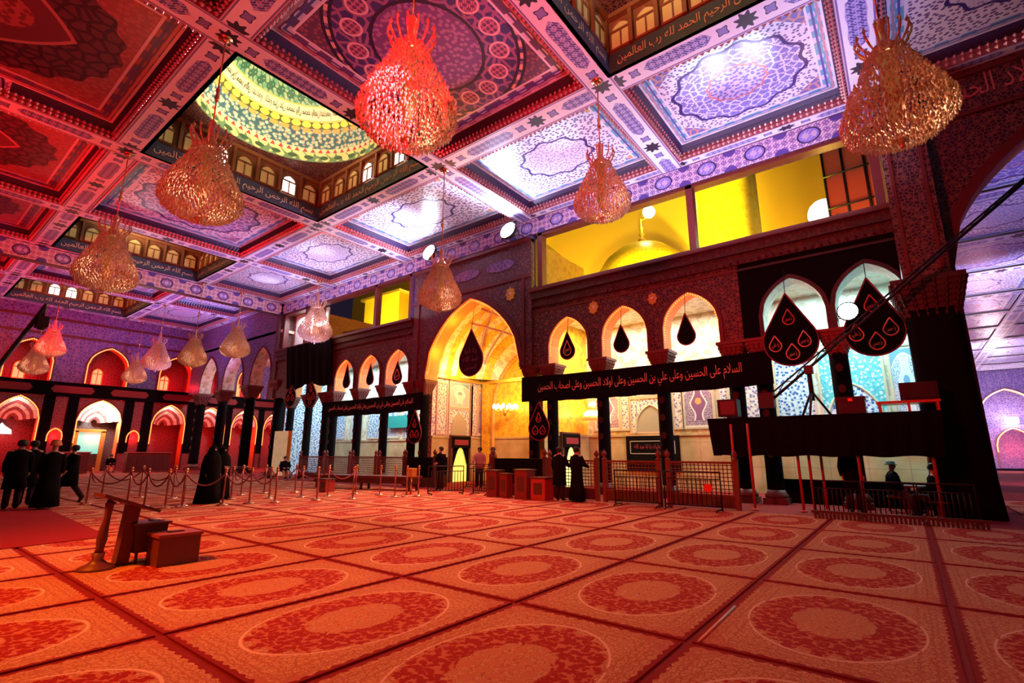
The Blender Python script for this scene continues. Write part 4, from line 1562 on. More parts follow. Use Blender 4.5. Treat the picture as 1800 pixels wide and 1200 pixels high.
tag(B.build('seam_strip', WHITE), 'thin white strip lying in a carpet seam', 'strip')

# ------------------------------------------------------------ columns
CAPM = plain('red_carved_capital', (.16, .03, .025), .45)
def column_meshes():
    b = MB()
    b.box((-.34, -.34, 0), (.34, .34, .18))
    b.lathe([(.33, .18), (.34, .26), (.28, .34), (.25, .42)], n=14)
    base = b.data('base', DARKWOOD)
    s = MB()
    n = 20
    rings = []
    for z in [.42 + (4.45 - .42) * k / 10 for k in range(11)]:
        rings.append([((.235 + .012 * cos(q * 5)) * cos(2 * pi * q / n), (.235 + .012 * cos(q * 5)) * sin(2 * pi * q / n), z) for q in range(n)])
    s.loft(rings)
    shaft = s.data('cloth_wrap', BLACK)
    e = MB()
    for k in range(5):
        z = 1.5 + k * .62
        e.prism([(.10 * cos(q / 8 * 2 * pi), z + .13 * sin(q / 8 * 2 * pi)) for q in range(8)], -.262, -.25)
    emb = e.data('emblem', plain('faint_red_emblem', (.05, .008, .008), .8))
    c = MB()
    st = 6
    for k in range(st):
        z0 = 4.42 + k * .105
        h = .22 + k * .034
        c.box((-h, -h, z0), (h, h, z0 + .105))
        m_ = 3 + k // 2
        for q in range(m_):
            x = -h + 2 * h * (q + .5) / m_
            for sx, sy in ((x, -h), (x, h), (-h, x), (h, x)):
                c.lathe([(.005, -.07), (.028, -.02), (.032, .04)], (sx, sy, z0), 6, smooth=False)
    c.box((-.44, -.44, 5.05), (.44, .44, 5.15))
    cap = c.data('capital', CAPM)
    return base, shaft, emb, cap
CM = column_meshes()
COLS = [(-12.45, 'flanking the great arch, partner nearer the arch'), (-11.5, 'flanking the great arch, behind the hanging black drop with red emblems'), (-9.15, 'between the first and second small arches past the great arch'),
        (-6.7, 'between the second and third small arches past the great arch'), (-4.2, 'at the end of the long black script banner, beside its twin'), (-3.35, 'next to the black platform, beside its twin'),
        (-1.27, 'rising behind the platform between the two big drop banners'),
        (-19.35, 'on the far edge of the great arch, in front of its twin'), (-20.3, 'on the far edge of the great arch, behind the low drop banner'), (-22.6, 'first single one along the far script banner, counted from the great arch'),
        (-25.0, 'second single one along the far script banner, counted from the great arch'), (-27.5, 'at the far end of the far script banner'), (-28.35, 'between the two little drop banners and the far script banner'),
        (-30.35, 'under the hanging black sheet'), (-32.6, 'below the far edge of the hanging black sheet')]
for x, lb in COLS:
    t = thing('column', 'black draped column ' + lb, 'column', (x, YF + .38, 0), 0, 'black draped columns of the arcade')
    for nm, d in zip(('base', 'cloth_wrap', 'emblem', 'capital'), CM):
        link(nm, d, t)
for x, lb in ((-34.3, 'at the corner of the arcade'), (-38.7, 'third of the far corner'), (-43.4, 'second of the far corner'), (-47.7, 'first of the far corner')):
    t = thing('column', 'tall black draped column ' + lb, 'column', (x, YF + .4, 0), 0, 'tall columns of the far corner')
    for nm, d in zip(('base', 'cloth_wrap', 'emblem', 'capital'), CM):
        o = link(nm, d, t)
        o.scale = (1.45, 1.45, 6.4 / 5.15)
# big black draped corner pier
t = thing('draped_pier', 'massive black draped corner pier in front of the side hall', 'pier', (.98, YF, 0))
B = MB()
n = 48
rings = []
for k in range(13):
    f = k / 12
    z = 5.25 * f
    w = .56 + .10 * (1 - f) ** 3
    ring = []
    for q in range(n):
        a = 2 * pi * q / n
        s_ = 1 / max(abs(cos(a)), abs(sin(a)))
        s_ = min(s_, 1.25)
        rr = w * s_ * (1 + .018 * sin(q * 4.1) * (1 - f * .5))
        ring.append((rr * cos(a), -.1 + rr * sin(a) * 1.15, z))
    rings.append(ring)
B.loft(rings)
B.build('cloth_wrap', BLACK, t)
B = MB()
for k in range(7):
    h = .56 + k * .035
    z = 5.05 + k * .14
    B.box((-h, -.1 - h * 1.1, z), (h, -.1 + h * 1.1, z + .14))
    for q in range(6):
        x = -h + 2 * h * (q + .5) / 6
        for sx, sy in ((x, -.1 - h * 1.1), (h, -.1 + x * 1.1), (-h, -.1 + x * 1.1)):
            B.lathe([(.005, -.09), (.04, -.03), (.045, .05)], (sx, sy, z), 6, smooth=False)
B.build('capital', plain('dark_carved_capital', (.05, .015, .015), .5), t)

# ------------------------------------------------------------ script banners and drop banners
def banner(name, label, x0, x1, z0, z1, y, text, tw, th, tz, sag=.0, mat=SCRIPT):
    t = thing(name, label, 'banner', ((x0 + x1) / 2, y, z0), 0, 'script banners on the columns')
    L = x1 - x0
    B = MB()
    n = 40
    def edge(f, top):
        w = .025 * sin(f * 60) if not top else 0
        s_ = sag * (4 * f * (1 - f))
        return -L / 2 + L * f, .02 * sin(f * 34), (z1 - z0 if top else 0) - s_ + w * .5
    for k in range(n):
        a, b = k / n, (k + 1) / n
        for dy in (0, .03):
            p = [edge(a, False), edge(b, False), edge(b, True), edge(a, True)]
            B.face([(q[0], q[1] + dy, q[2]) for q in p])
    B.build('cloth', BLACK, t)
    def bend(p):
        f = (p.x + L / 2) / L
        return Vector((p.x, .02 * sin(f * 34) - .025, tz - z0 + p.y - sag * 4 * f * (1 - f)))
    text_on(t, text, tw, th, mat, None, bend=bend)
    return t
YBN = YF - .12
banner('script_banner', 'long black banner with orange script across the three arches beside the platform', -12.75, -3.0, 3.62, 4.68, YBN,
       'السلام على الحسين وعلى علي بن الحسين وعلى اولاد الحسين وعلى اصحاب الحسين', 8.0, .50, 4.16, .07)
banner('script_banner', 'far black banner with orange script across the small arches beyond the great arch', -28.0, -19.0, 3.6, 4.5, YBN,
       'السلام على الحسين وعلى علي بن الحسين وعلى اولاد الحسين وعلى اصحاب الحسين', 7.6, .42, 4.05, .05)
B = MB()
for k in range(30):
    a, b = k / 30, (k + 1) / 30
    for dy in (0, .04):
        B.face([(-32.4 + 5.2 * a, YF - .2 + .05 * sin(a * 40) + dy, 5.65 - .15 * sin(a * 9)), (-32.4 + 5.2 * b, YF - .2 + .05 * sin(b * 40) + dy, 5.65 - .15 * sin(b * 9)),
                (-32.4 + 5.2 * b, YF - .45 + .05 * sin(b * 40) + dy, 8.42), (-32.4 + 5.2 * a, YF - .45 + .05 * sin(a * 40) + dy, 8.42)])
tag(B.build('black_sheet', BLACK), 'big black sheet hung over the arches in the corner, under the white lit window', 'drape')

def tear(w, h, n=28):
    """Drop outline: straight flanks from the tip that run into a round belly."""
    r = w / 2
    d = h - r
    ph = math.acos(r / d)
    cz = -h / 2 + r
    out = [(0, h / 2)]
    a0, a1 = pi / 2 - ph, -3 * pi / 2 + ph
    k = n - 1
    for i in range(k):
        a = a0 + (a1 - a0) * i / (k - 1)
        out.append((r * cos(a), cz + r * sin(a)))
    return out
def drop(label, x, ztop, zbot, w, emblems, y=YF - .16, text=None, rim=(.25, .02, .03), group='black drop banners', hang=7.3):
    h = ztop - zbot
    t = thing('drop_banner', label, 'banner', (x, y, (ztop + zbot) / 2), 0, group)
    B = MB()
    B.prism(tear(w, h), -.03, .03)
    B.build('cloth', BLACK if not text else plain('maroon_cloth', (.035, .006, .012), .9, spec=.1), t)
    B = MB()
    P = tear(w, h)
    B.tube([(a, -.02, b) for a, b in P] + [(P[0][0], -.02, P[0][1])], .025, 5, caps=False)
    B.build('hem', plain('dark_red_hem', rim, .7), t)
    B = MB()
    zc = (ztop + zbot) / 2
    B.tube([(0, .0, h / 2 - .02), (0, .42, h / 2 + .2)] if y < YF - .5 else [(0, .0, h / 2 - .02), (0, (YF if hang > 5 else YF + .14) - y - .02, hang - zc)], .012, 5)
    B.build('cord', IRON, t)
    for ex, ez, ew, eh, s_ in emblems:
        m_ = SCRIPT_RED if ew < .34 else SCRIPT
        e = MB()
        P = [(ex + a, ez + b) for a, b in tear(ew, eh, 18)]
        e.tube([(a, -.04, b) for a, b in P] + [(P[0][0], -.04, P[0][1])], ew * .055, 5, caps=False)
        em = e.build('emblem', m_, t)
        text_on(em, s_, ew * .62, eh * .38, m_, onwall(ex, -.04, ez - eh * .14))
    if text:
        for k, s_ in enumerate(text):
            text_on(t, s_, w * (.5, .66, .5)[k], h * .13, plain('dull_red_script', (.22, .04, .06), .7), onwall(0, -.04, h * (.02 - .17 * k)))
    return t
H4 = [(.02, .38, .32, .5, 'يا حسين'), (-.42, -.42, .34, .5, 'يا علي'), (.38, -.36, .34, .5, 'يا حسن'), (.03, -.72, .36, .5, 'يا حسين')]
drop('big black drop banner with four orange emblems beside the twin columns, over the platform', -2.4, 6.4, 4.12, 1.5, H4)
drop('big black drop banner with four orange emblems beside the corner pier', -.3, 6.45, 4.18, 1.42, H4)
drop('large maroon drop banner with dim script hanging in the great arch', -15.6, 7.25, 4.98, 1.5, [], text=('يا ابا', 'عبد الله', 'الحسين'), rim=(.45, .05, .05), y=YF - .26, hang=9.05)
drop('small drop banner with orange oval emblem in the first arch past the great arch', -10.38, 6.35, 5.2, .68, [(0, -.1, .36, .62, 'حسين')])
drop('plain dark red drop banner in the second small arch past the great arch', -8.0, 6.28, 5.2, .62, [], rim=(.25, .02, .03))
drop('plain dark red drop banner in the third small arch past the great arch', -5.55, 6.3, 5.17, .62, [])
drop('small drop banner with orange flame emblem in the far arch next to the great arch', -21.0, 6.3, 5.05, .75, [(0, -.1, .4, .6, 'حسين')])
drop('plain drop banner in the middle small arch beyond the great arch', -23.35, 6.4, 5.2, .62, [])
drop('plain drop banner in the small arch beside the hanging black sheet', -25.6, 6.6, 5.2, .66, [])
H3 = [(0, .15, .24, .4, 'يا'), (-.17, -.36, .28, .36, 'حسين'), (.19, -.36, .28, .36, 'علي')]
drop('low black drop banner with three red emblems on the twin columns before the long banner', -11.75, 3.55, 2.0, 1.0, H3, y=YF - .27, hang=3.95)
drop('low black drop banner with red emblems at the far edge of the great arch', -19.3, 3.6, 1.95, 1.0, H3, y=YF - .27, hang=3.95)
drop('black drop banner with red emblems under the sheet, beside the far script banner', -28.5, 5.75, 4.2, 1.2, [(0, .35, .26, .42, 'يا'), (-.26, -.1, .3, .42, 'حسن'), (.28, -.1, .3, .42, 'علي'), (0, -.42, .3, .42, 'حسين')], y=YF - .64)
drop('black drop banner with dim red emblems under the sheet, close to the corner', -30.9, 5.7, 4.35, 1.2, [(0, .35, .26, .42, 'يا'), (-.26, -.1, .3, .42, 'حسن'), (.28, -.1, .3, .42, 'علي')], y=YF - .64)

# light strings on the arcade arches
def arch_string(label, b, y, step=.09, r=.034):
    c, a, zs, za = b
    pts = [(c - a + .03, y, 5.5)] + [(c + p * .97, y, zs - .02 + q * .985) for p, q in arch_pts(a, za - zs, 10)] + [(c + a - .03, y, 5.5)]
    light_string(label, pts, step, r)
for b, lb in zip(AR, ('first small arch past the great arch', 'second small arch past the great arch', 'third small arch past the great arch')):
    arch_string('orange light string inside the ' + lb, b, YF + .06)
    lamp('string_glow', 'POINT', (b[0], YF + .32, b[2] + .35), (1, .22, .02), 34, size=.3)
for b, lb in zip(AL, ('far small arch next to the great arch', 'middle small arch beyond the great arch', 'small arch beside the hanging black sheet')):
    arch_string('orange light string inside the ' + lb, b, YF + .06)
    lamp('string_glow', 'POINT', (b[0], YF + .32, b[2] + .35), (1, .14, .02), 34, size=.3)
b = (-15.86, 3.0, 5.4, 8.85)
arch_string('long orange light string round the great arch', b, YF - .06, .11, .04)
for x, z in ((-18.5, 6.6), (-17.4, 7.9), (-13.2, 6.6), (-14.4, 7.9)):
    lamp('string_glow', 'POINT', (x + (.25 if x < -16 else -.25), YF + .3, z - .2), (1, .20, .015), 90, size=.25)

# ------------------------------------------------------------ chandeliers
def chandelier_parts():
    H_ = 1.8
    prof = [(0.0, .14), (.05, .36), (.12, .55), (.22, .70), (.34, .80), (.46, .83), (.58, .81), (.78, .73), (.98, .64), (1.18, .54), (1.38, .44), (1.58, .36), (1.8, .30)]
    def rad(z):
        for (za, ra), (zb, rb) in zip(prof, prof[1:]):
            if z <= zb:
                return ra + (rb - ra) * (z - za) / (zb - za)
        return .3
    rows = 30
    # rows at even steps along the outline, an outer and an inner layer of beads
    path = []
    for (za, ra), (zb, rb) in zip(prof, prof[1:]):
        L = sqrt((zb - za) ** 2 + (rb - ra) ** 2)
        n = max(1, int(round(L / .072)))
        for q in range(n):
            path.append((za + (zb - za) * (q + .5) / n, ra + (rb - ra) * (q + .5) / n))
    path = [(.0, .03), (.0, .09)] + path
    tiers = []
    rg = random.Random(3)
    per = (len(path) + 7) // 8
    for t in range(8):
        B = MB()
        for k, (z, r) in list(enumerate(path))[t * per:(t + 1) * per]:
            for lay, gap in ((0.0, .080), (.10, .11)):
                rr0 = r - lay
                if rr0 < .02:
                    continue
                n = max(4, int(2 * pi * rr0 / gap))
                for i in range(n):
                    a = 2 * pi * (i + .5 * (k % 2) + rg.uniform(-.2, .2)) / n
                    rr = rr0 + rg.uniform(-.03, .025)
                    s_ = rg.uniform(.75, 1.2)
                    B.octa((rr * cos(a), rr * sin(a), z + lay * (z < .4) + rg.uniform(-.02, .02)), .024 * s_, (.046 if z > .5 else .062) * s_)
        tiers.append(B.data('crystal_tier', CRYSTAL))  # each is a tier of crystal beads, not a fringe
    B = MB()
    B.lathe([(.02, .25), (.12, .4), (.15, .7), (.12, 1.3), (.16, 1.75)], n=14)
    core = B.data('lamp_stem', AMBER)
    B = MB()
    n = 14
    for i in range(n):
        a = 2 * pi * i / n
        pts = []
        for f in (0, .25, .5, .75, 1):
            r = .22 + .16 * sin(f * 2.2) + (.06 * f)
            pts.append((r * cos(a), r * sin(a), 1.75 + .48 * f))
        B.tube(pts, [.012, .02, .022, .016, .006], 5)
        B.octa((.40 * cos(a), .40 * sin(a), 2.15), .035, .06)
    B.lathe([(.22, 1.72), (.26, 1.8), (.16, 1.9), (.08, 2.05), (.06, 2.3), (.10, 2.4), (.04, 2.5)], n=14)
    crown = B.data('leaf_crown', CRYSTAL)
    B = MB()
    B.lathe([(.004, -.16), (.05, -.11), (.03, -.05), (.10, 0), (.12, .03)], n=12)
    fin = B.data('bottom_drop', CRYSTAL)
    B = MB()
    B.lathe([(.17, -.03), (.16, 0.0)], n=16)
    B.lathe([(.02, -.14), (.07, -.10), (.09, -.03)], n=12)
    hook = B.data('ceiling_hook', BRASS)
    return tiers, core, crown, fin, hook
CH = chandelier_parts()
def chandelier(label, x, y, zb, s=1.0):
    t = thing('chandelier', label, 'chandelier', (x, y, zb), 0, 'crystal chandeliers')
    for d in CH[0]:
        link('crystal_tier', d, t).scale = (s, s, s)
    for nm, d in (('lamp_stem', CH[1]), ('leaf_crown', CH[2]), ('bottom_drop', CH[3])):
        link(nm, d, t).scale = (s, s, s)
    link('ceiling_hook', CH[4], t, (0, 0, ZC - zb))
    B = MB()
    z0, z1 = 2.45 * s, ZC - zb - .1
    B.tube([(0, 0, z0), (0, 0, z1)], .018, 6)
    zz = z0 + (z1 - z0) * .35
    B.lathe([(.02, zz - .25), (.06, zz - .12), (.03, zz), (.05, zz + .08), (.02, zz + .2)], n=10)
    B.build('rod', BRASS, t)
    lamp('chandelier_bulb', 'POINT', (x + .3 * s, y, zb + .5 * s), (1, .60, .34), 34, size=.3)
    return t
chandelier('amber chandelier hanging before the ceiling panel with the ring of rosettes', -5.95, 4.75, 6.6)
chandelier('red tinted chandelier hanging at the corner pier, above the red scaffold sheeting', .62, 10.1, 6.75)
chandelier('chandelier hanging before the wide upper window, beside the golden dome', -5.687, 11.3, 7.7, .92)
chandelier('pale chandelier hanging under a white floodlight beside the great arch', -12.534, 11.9, 6.5, .92)
chandelier('golden chandelier hanging in front of the dome with the ring of script', -12.6, 4.04, 6.92, 1.06)
chandelier('golden chandelier hanging in front of the second, half hidden dome', -20.8, 4.18, 6.85, 1.1)
chandelier('pale chandelier hanging at the far upper window with the yellow cabin', -27.8, 16.05, 8.14, 1.2)
chandelier('far chandelier hanging next to the white lit corner window', -34.1, 14.15, 7.58, 1.06)
chandelier('far chandelier hanging before the violet upper wall, second from the white lit corner window', -34.1, 11.75, 6.66, .93)
chandelier('far chandelier hanging before the violet upper wall, third from the white lit corner window', -41.5, 12.05, 7.2, 1.05)
chandelier('far chandelier hanging low over the green doorway arch', -48.5, 12.74, 6.9)
chandelier('red lit far chandelier under the black boom, higher of two', -41.5, 6.34, 7.3, .93)
chandelier('red lit far chandelier under the black boom, lower of two', -48.5, 6.74, 6.9)

# ------------------------------------------------------------ floodlights on the cornice
def flood(label, x, y, z, tilt):
    t = thing('floodlight', label, 'lamp', (x, y, z), 0, 'white floodlights')
    B = MB()
    B.lathe([(.14, -.26), (.38, -.16), (.46, 0), (.46, .05)], n=18)
    b = B.build('housing', IRON, t)
    B = MB()
    B.lathe([(.44, .03), (.30, .10), (.002, .14)], n=18)
    g = B.build('lens', FLOOD, t)
    for o in (b, g):
        o.rotation_euler = (radians(tilt), 0, 0)
    B = MB()
    B.tube([(-.48, 0, 0), (-.48, .18, -.25), (-.48, .86, -.25)], .025, 6)
    B.tube([(.48, 0, 0), (.48, .18, -.25), (.48, .86, -.25)], .025, 6)
    B.tube([(-.48, .18, -.25), (.48, .18, -.25)], .02, 6)
    B.build('bracket', IRON, t)
    return t
def medallion(label, x, y, z, r):
    t = thing('wall_medallion', label, 'ornament', (x, y, z), 0, 'gilded wall medallions')
    B = MB()
    B.prism([(r * (1 + .12 * cos(8 * q / 32 * 2 * pi)) * cos(q / 32 * 2 * pi), r * 1.25 * (1 + .12 * cos(8 * q / 32 * 2 * pi)) * sin(q / 32 * 2 * pi)) for q in range(32)], -.05, .02)
    B.build('disc', GOLD, t)
    B = MB()
    B.lathe([(.02, -.1), (r * .5, -.06), (r * .6, 0), (r * .3, .08)], n=14)
    o = B.build('boss', plain('pale_gold', (.9, .8, .5), .25, .7), t)
    o.rotation_euler = (pi / 2, 0, 0)
    return t
medallion('gilded medallion on the dark wall between the first two small arches past the great arch', -9.2, YF - .02, 7.2, .2)
medallion('gilded medallion on the dark wall high beside the point of the great arch', -13.35, YF - .14, 8.55, .24)
medallion('gilded medallion on the dark wall between second and third small arches past the great arch', -6.74, YF - .02, 7.1, .17)
flood('white floodlight blazing at the top corner of the wide upper window', -12.95, 16.35, 11.3, 75)
flood('white floodlight blazing above the pale chandelier by the great arch', -17.85, 16.1, 11.42, 75)
flood('white floodlight behind the drop banner beside the corner pier', -.82, 16.62, 5.45, 90).scale = (.6, .6, .6)
lamp('pier_flood', 'SPOT', (-.78, 16.5, 5.45), (.8, .88, 1), 30, (-.6, 8, 1), .12, angle=120)
# ------------------------------------------------------------ wooden screens, barriers, rope posts
def screen_meshes(L, h=1.28):
    B = MB()
    B.box((-L / 2, -.03, .34), (L / 2, .03, .40))
    B.box((-L / 2, -.04, h - .06), (L / 2, .04, h))
    nv = int(L / .105)
    for k in range(nv + 1):
        x = -L / 2 + L * k / nv
        B.tube([(x, 0, .4), (x, 0, h - .06)], .012, 4, caps=False, smooth=False)
    for j in range(8):
        z = .44 + (h - .54) * j / 7
        B.box((-L / 2, -.012, z - .012), (L / 2, .012, z + .012))
        for k in range(nv):
            B.octa((-L / 2 + L * k / nv, 0, z), .034, .034)
    lat = B.data('lattice', REDWOOD)
    B = MB()
    B.box((-L / 2, -.025, .05), (L / 2, .025, .34))
    pan = B.data('base_panel', DARKWOOD)
    B = MB()
    B.box((-.06, -.06, 0), (.06, .06, h + .02))
    B.lathe([(.085, h + .02), (.085, h + .06), (.03, h + .09), (.07, h + .15), (.085, h + .2), (.05, h + .27), (.015, h + .3), (.004, h + .36)], n=12)
    post = B.data('post', REDWOOD)
    return lat, pan, post
SM = {}
def screen(label, x0, y0, x1, y1, solid=False, h=1.28):
    L = sqrt((x1 - x0) ** 2 + (y1 - y0) ** 2)
    key = (round(L, 2), h)
    if key not in SM:
        SM[key] = screen_meshes(L - .12, h)
    t = thing('wooden_screen', label, 'screen', ((x0 + x1) / 2, (y0 + y1) / 2, .001), atan2(y1 - y0, x1 - x0), 'turned wood screens')
    a, b, c = SM[key]
    link('lattice', a, t)
    link('base_panel', b, t)
    for s_ in (-1, 1):
        link('post', c, t, (s_ * (L / 2 - .06), 0, 0))
    return t
YS1 = 14.75
px = [-9.95, -7.85, -5.78, -3.62]
for k, lb in enumerate(('behind the two standing figures', 'under the black cloth notice, past the standing figures', 'ending at the platform')):
    screen('turned wood lattice screen ' + lb, px[k] + .08, YS1, px[k + 1] - .08, YS1)
lx = [-28.2, -25.5, -23.1, -20.9, -18.75]
for k, lb in enumerate(('at the far end, beside the dark kneeling figure', 'second from the far end of the long screen row', 'third from the far end, behind the low dark table', 'beside the black draped booth')):
    screen('turned wood lattice screen ' + lb, lx[k] + .08, 16.0, lx[k + 1] - .08, 16.0, h=1.3)

def booth(label, x0, x1, y, h, depth=.7):
    t = thing('draped_booth', label, 'booth', ((x0 + x1) / 2, y, .001), 0, 'black draped booths')
    L = x1 - x0
    B = MB()
    B.box((-L / 2, -.02, .0), (L / 2, depth, .55))
    B.build('plinth', DARKWOOD, t)
    B = MB()
    n = 24
    for k in range(n):
        a, b = k / n, (k + 1) / n
        ya, yb = -.05 - .03 * sin(a * 50), -.05 - .03 * sin(b * 50)
        B.face([(-L / 2 + L * a, ya, .42), (-L / 2 + L * b, yb, .42), (-L / 2 + L * b, -.03, h), (-L / 2 + L * a, -.03, h)])
    B.box((-L / 2, -.03, .55), (L / 2, depth, h))
    B.build('black_drape', BLACK, t)
    for s_ in (-1, 1):
        B = MB()
        B.box((-.06, -.06, 0), (.06, .06, h + .02))
        B.lathe([(.085, h + .02), (.085, h + .06), (.03, h + .09), (.08, h + .16), (.09, h + .22), (.04, h + .3), (.004, h + .38)], n=12)
        B.build('post', DARKWOOD, t, (s_ * L / 2, -.1, 0))
    return t
booth('black draped booth with finial posts between the gate and the two standing figures', -12.4, -10.05, 14.9, 1.3)
booth('black draped booth at the end of the far screens, beside the open gate', -18.55, -16.6, 15.9, 1.3)

def barrier_meshes(L, h, nb):
    B = MB()
    B.tube([(-L / 2, 0, .05), (-L / 2, 0, h), (L / 2, 0, h), (L / 2, 0, .05)], .024, 6)
    B.tube([(-L / 2, 0, .14), (L / 2, 0, .14)], .02, 6)
    B.tube([(-L / 2, 0, h - .18), (L / 2, 0, h - .18)], .016, 6)
    f = B.data('frame', IRON)
    bar = MB()
    bar.tube([(0, 0, .14), (0, 0, h - .18)], .013, 5)
    bd = bar.data('bar', IRON)
    B = MB()
    B.tube([(0, -.25, .02), (0, -.2, .05), (0, .2, .05), (0, .25, .02)], .022, 6)
    ft = B.data('foot', IRON)
    return f, bd, ft
BMm = {}
def barrier(label, x0, y0, x1, y1, h=1.0, nb=14):
    L = sqrt((x1 - x0) ** 2 + (y1 - y0) ** 2)
    key = (round(L, 2), h, nb)
    if key not in BMm:
        BMm[key] = barrier_meshes(L, h, nb)
    f, bd, ft = BMm[key]
    t = thing('crowd_barrier', label, 'barrier', ((x0 + x1) / 2, (y0 + y1) / 2, .018), atan2(y1 - y0, x1 - x0), 'black metal barriers')
    link('frame', f, t)
    for k in range(1, nb):
        link('bar', bd, t, (-L / 2 + L * k / nb, 0, 0))
    for s_ in (-1, 1):
        link('foot', ft, t, (s_ * (L / 2 - .08), 0, 0))
    return t
barrier('black metal barrier in front of the turned screens, beginning beside the standing figures', -6.95, 13.9, -5.55, 13.9, 1.0, 12)
barrier('black metal barrier in front of the turned screens, ending with the red disc on it', -5.45, 13.9, -3.95, 13.9, 1.0, 12)
barrier('black metal gate panel standing open at the great arch', -13.8, 12.85, -13.15, 14.0, 1.0, 12)
barrier('black metal barrier deep inside the great arch, before the doorway people', -15.4, 16.6, -14.1, 16.6, 1.0, 10)
barrier('short black barrier at the booth, beside the opening of the great arch', -12.75, 14.1, -11.9, 14.1, 1.0, 8)
for k, lb in enumerate(('nearer the red poles', 'in its middle', 'touching the corner pier')):
    barrier('low black railing under the platform, ' + lb, -1.95 + k * 1.0, 14.55, -1.0 + k * 1.0, 14.55, .85, 10)
B = MB()
B.prism([(.11 * cos(q / 14 * 2 * pi), .11 * sin(q / 14 * 2 * pi)) for q in range(14)], -.02, .0)
o = tag(B.build('red_disc', plain('red_plate', (.75, .02, .02), .5)), 'small round red sign fixed on the barrier by the platform', 'sign')
o.location = (-4.25, 13.84, .62)
B = MB()
for k in range(40):
    B.box((-1.95 + k * .077, 14.17, .018), (-1.95 + k * .077 + .05, 14.22, .14))
B.box((-2.0, 14.16, .14), (1.15, 14.23, .2))
tag(B.build('kerb_rail', DARKWOOD), 'low toothed dark rail along the floor in front of the platform', 'rail')

def stanchion_meshes():
    B = MB()
    B.lathe([(.17, 0), (.17, .015), (.10, .04), (.035, .07)], n=18)
    base = B.data('base', BRASS)
    B = MB()
    B.tube([(0, 0, .06), (0, 0, .92)], .026, 8)
    pole = B.data('pole', plain('rosy_brass', (.45, .14, .10), .3, .7))
    B = MB()
    B.lathe([(.03, .90), (.045, .92), (.045, .95), (.02, .965)], n=12)
    B.sphere((0, 0, 1.0), .045, 10, 6)
    top = B.data('finial', BRASS)
    return base, pole, top
SMm = stanchion_meshes()
# posts, nearest the people first; each with what it stands beside
ST = [(-18.83, 4.31), (-21.1, 5.2), (-18.5, 5.2), (-20.4, 6.05), (-16.9, 5.15), (-16.1, 5.4), (-19.2, 6.6), (-15.95, 5.75), (-16.3, 5.9),
      (-15.7, 6.7), (-17.5, 7.7), (-18.8, 8.6), (-15.6, 7.4), (-18.95, 9.5), (-16.8, 8.6), (-15.35, 8.05), (-18.6, 10.5), (-16.4, 9.5),
      (-15.05, 9.25), (-16.1, 10.3), (-14.5, 10.2), (-16.2, 11.5), (-15.1, 11.75), (-14.1, 11.6), (-13.85, 11.9), (-13.75, 12.35)]
order = sorted(range(len(ST)), key=lambda i: proj((*ST[i], 0))[0])
for rank, i in enumerate(order):
    x, y = ST[i]
    where = 'counted from the walking person' 
    t = thing('stanchion', 'brass rope post, %s in the winding rope line %s' % (ORD[rank], where), 'post', (x, y, .018), 0, 'brass rope posts')
    for nm, d in zip(('base', 'pole', 'finial'), SMm):
        link(nm, d, t)
def rope(a, b, rank, sag=.34):
    (x0, y0), (x1, y1) = ST[a], ST[b]
    t = MB()
    pts = []
    for k in range(13):
        f = k / 12
        pts.append(((x1 - x0) * f, (y1 - y0) * f, .90 - sag * 4 * f * (1 - f)))
    t.tube(pts, .022, 6)
    o = t.build('barrier_rope', ROPE, None, (x0, y0, .018))
    tag(o, 'dark red rope slung between brass posts, %s span counted from the walking person' % ORD[rank], 'rope', 'barrier ropes')
RP = [(0, 1), (0, 2), (1, 3), (2, 4), (3, 6), (4, 5), (5, 7), (6, 8), (7, 9), (9, 12), (10, 11), (11, 13), (10, 14), (12, 15), (13, 16), (14, 17), (16, 19), (19, 21)]
RP.sort(key=lambda p: min(proj((*ST[p[0]], 0))[0], proj((*ST[p[1]], 0))[0]))
for r, (a, b) in enumerate(RP):
    rope(a, b, r)

# ------------------------------------------------------------ lectern and boxes
t = thing('lectern', 'low slanted wooden book stand with one slab leg and one turned leg', 'lectern', (-8.5, 2.4, .018))
B = MB()
B.prism([(-.32, .905), (.33, .665), (.34, .70), (-.31, .945)], -.30, .22, axis='x')
B.build('board', REDWOOD, t)
B = MB()
B.prism([(-.02, 0), (.12, 0), (.17, .72), (.03, .775)], -.22, -.02, axis='x')
B.build('slab_leg', REDWOOD, t)
B = MB()
B.tube([(.0, -.17, .84), (.0, -.20, .80), (0, -.20, .62), (0, -.215, .50), (0, -.22, .36), (0, -.225, .26), (0, -.23, .18)], [.06, .05, .035, .05, .06, .045, .05], 10)
B.lathe([(.22, 0), (.20, .03), (.11, .07), (.06, .12), (.075, .2)], (0, -.23, .0), 12)
B.build('turned_leg', REDWOOD, t)
t = thing('collection_box', 'dark wooden box with pale papers on its open top, behind the slanted book stand', 'box', (-8.62, 2.72, .018))
B = MB()
B.prism([(-.17, .14), (.17, .14), (.20, .50), (-.20, .50)], -.24, .16, axis='x')
for sx in (-.22, .13):
    for sy in (-.15, .13):
        B.box((sx, sy, 0), (sx + .03, sy + .03, .15))
B.build('body', DARKWOOD, t)
B = MB()
B.box((-.27, -.23, .50), (.19, .23, .525))
B.build('rim', REDWOOD, t)
B = MB()
B.prism([(.02, .526), (.17, .526), (.16, .545), (.03, .55)], -.12, .08, axis='x')
B.build('papers', plain('paper', (.85, .75, .70), .6), t)
t = thing('collection_box', 'closed red-brown box with a slot on its lid, in front of the slanted book stand', 'box', (-8.15, 2.93, .018))
B = MB()
B.box((-.26, -.25, 0), (.16, .25, .36))
B.build('body', REDWOOD, t)
B = MB()
B.box((-.28, -.27, .36), (.18, .27, .40))
B.build('lid', plain('dark_red_wood', (.33, .07, .05), .4), t)
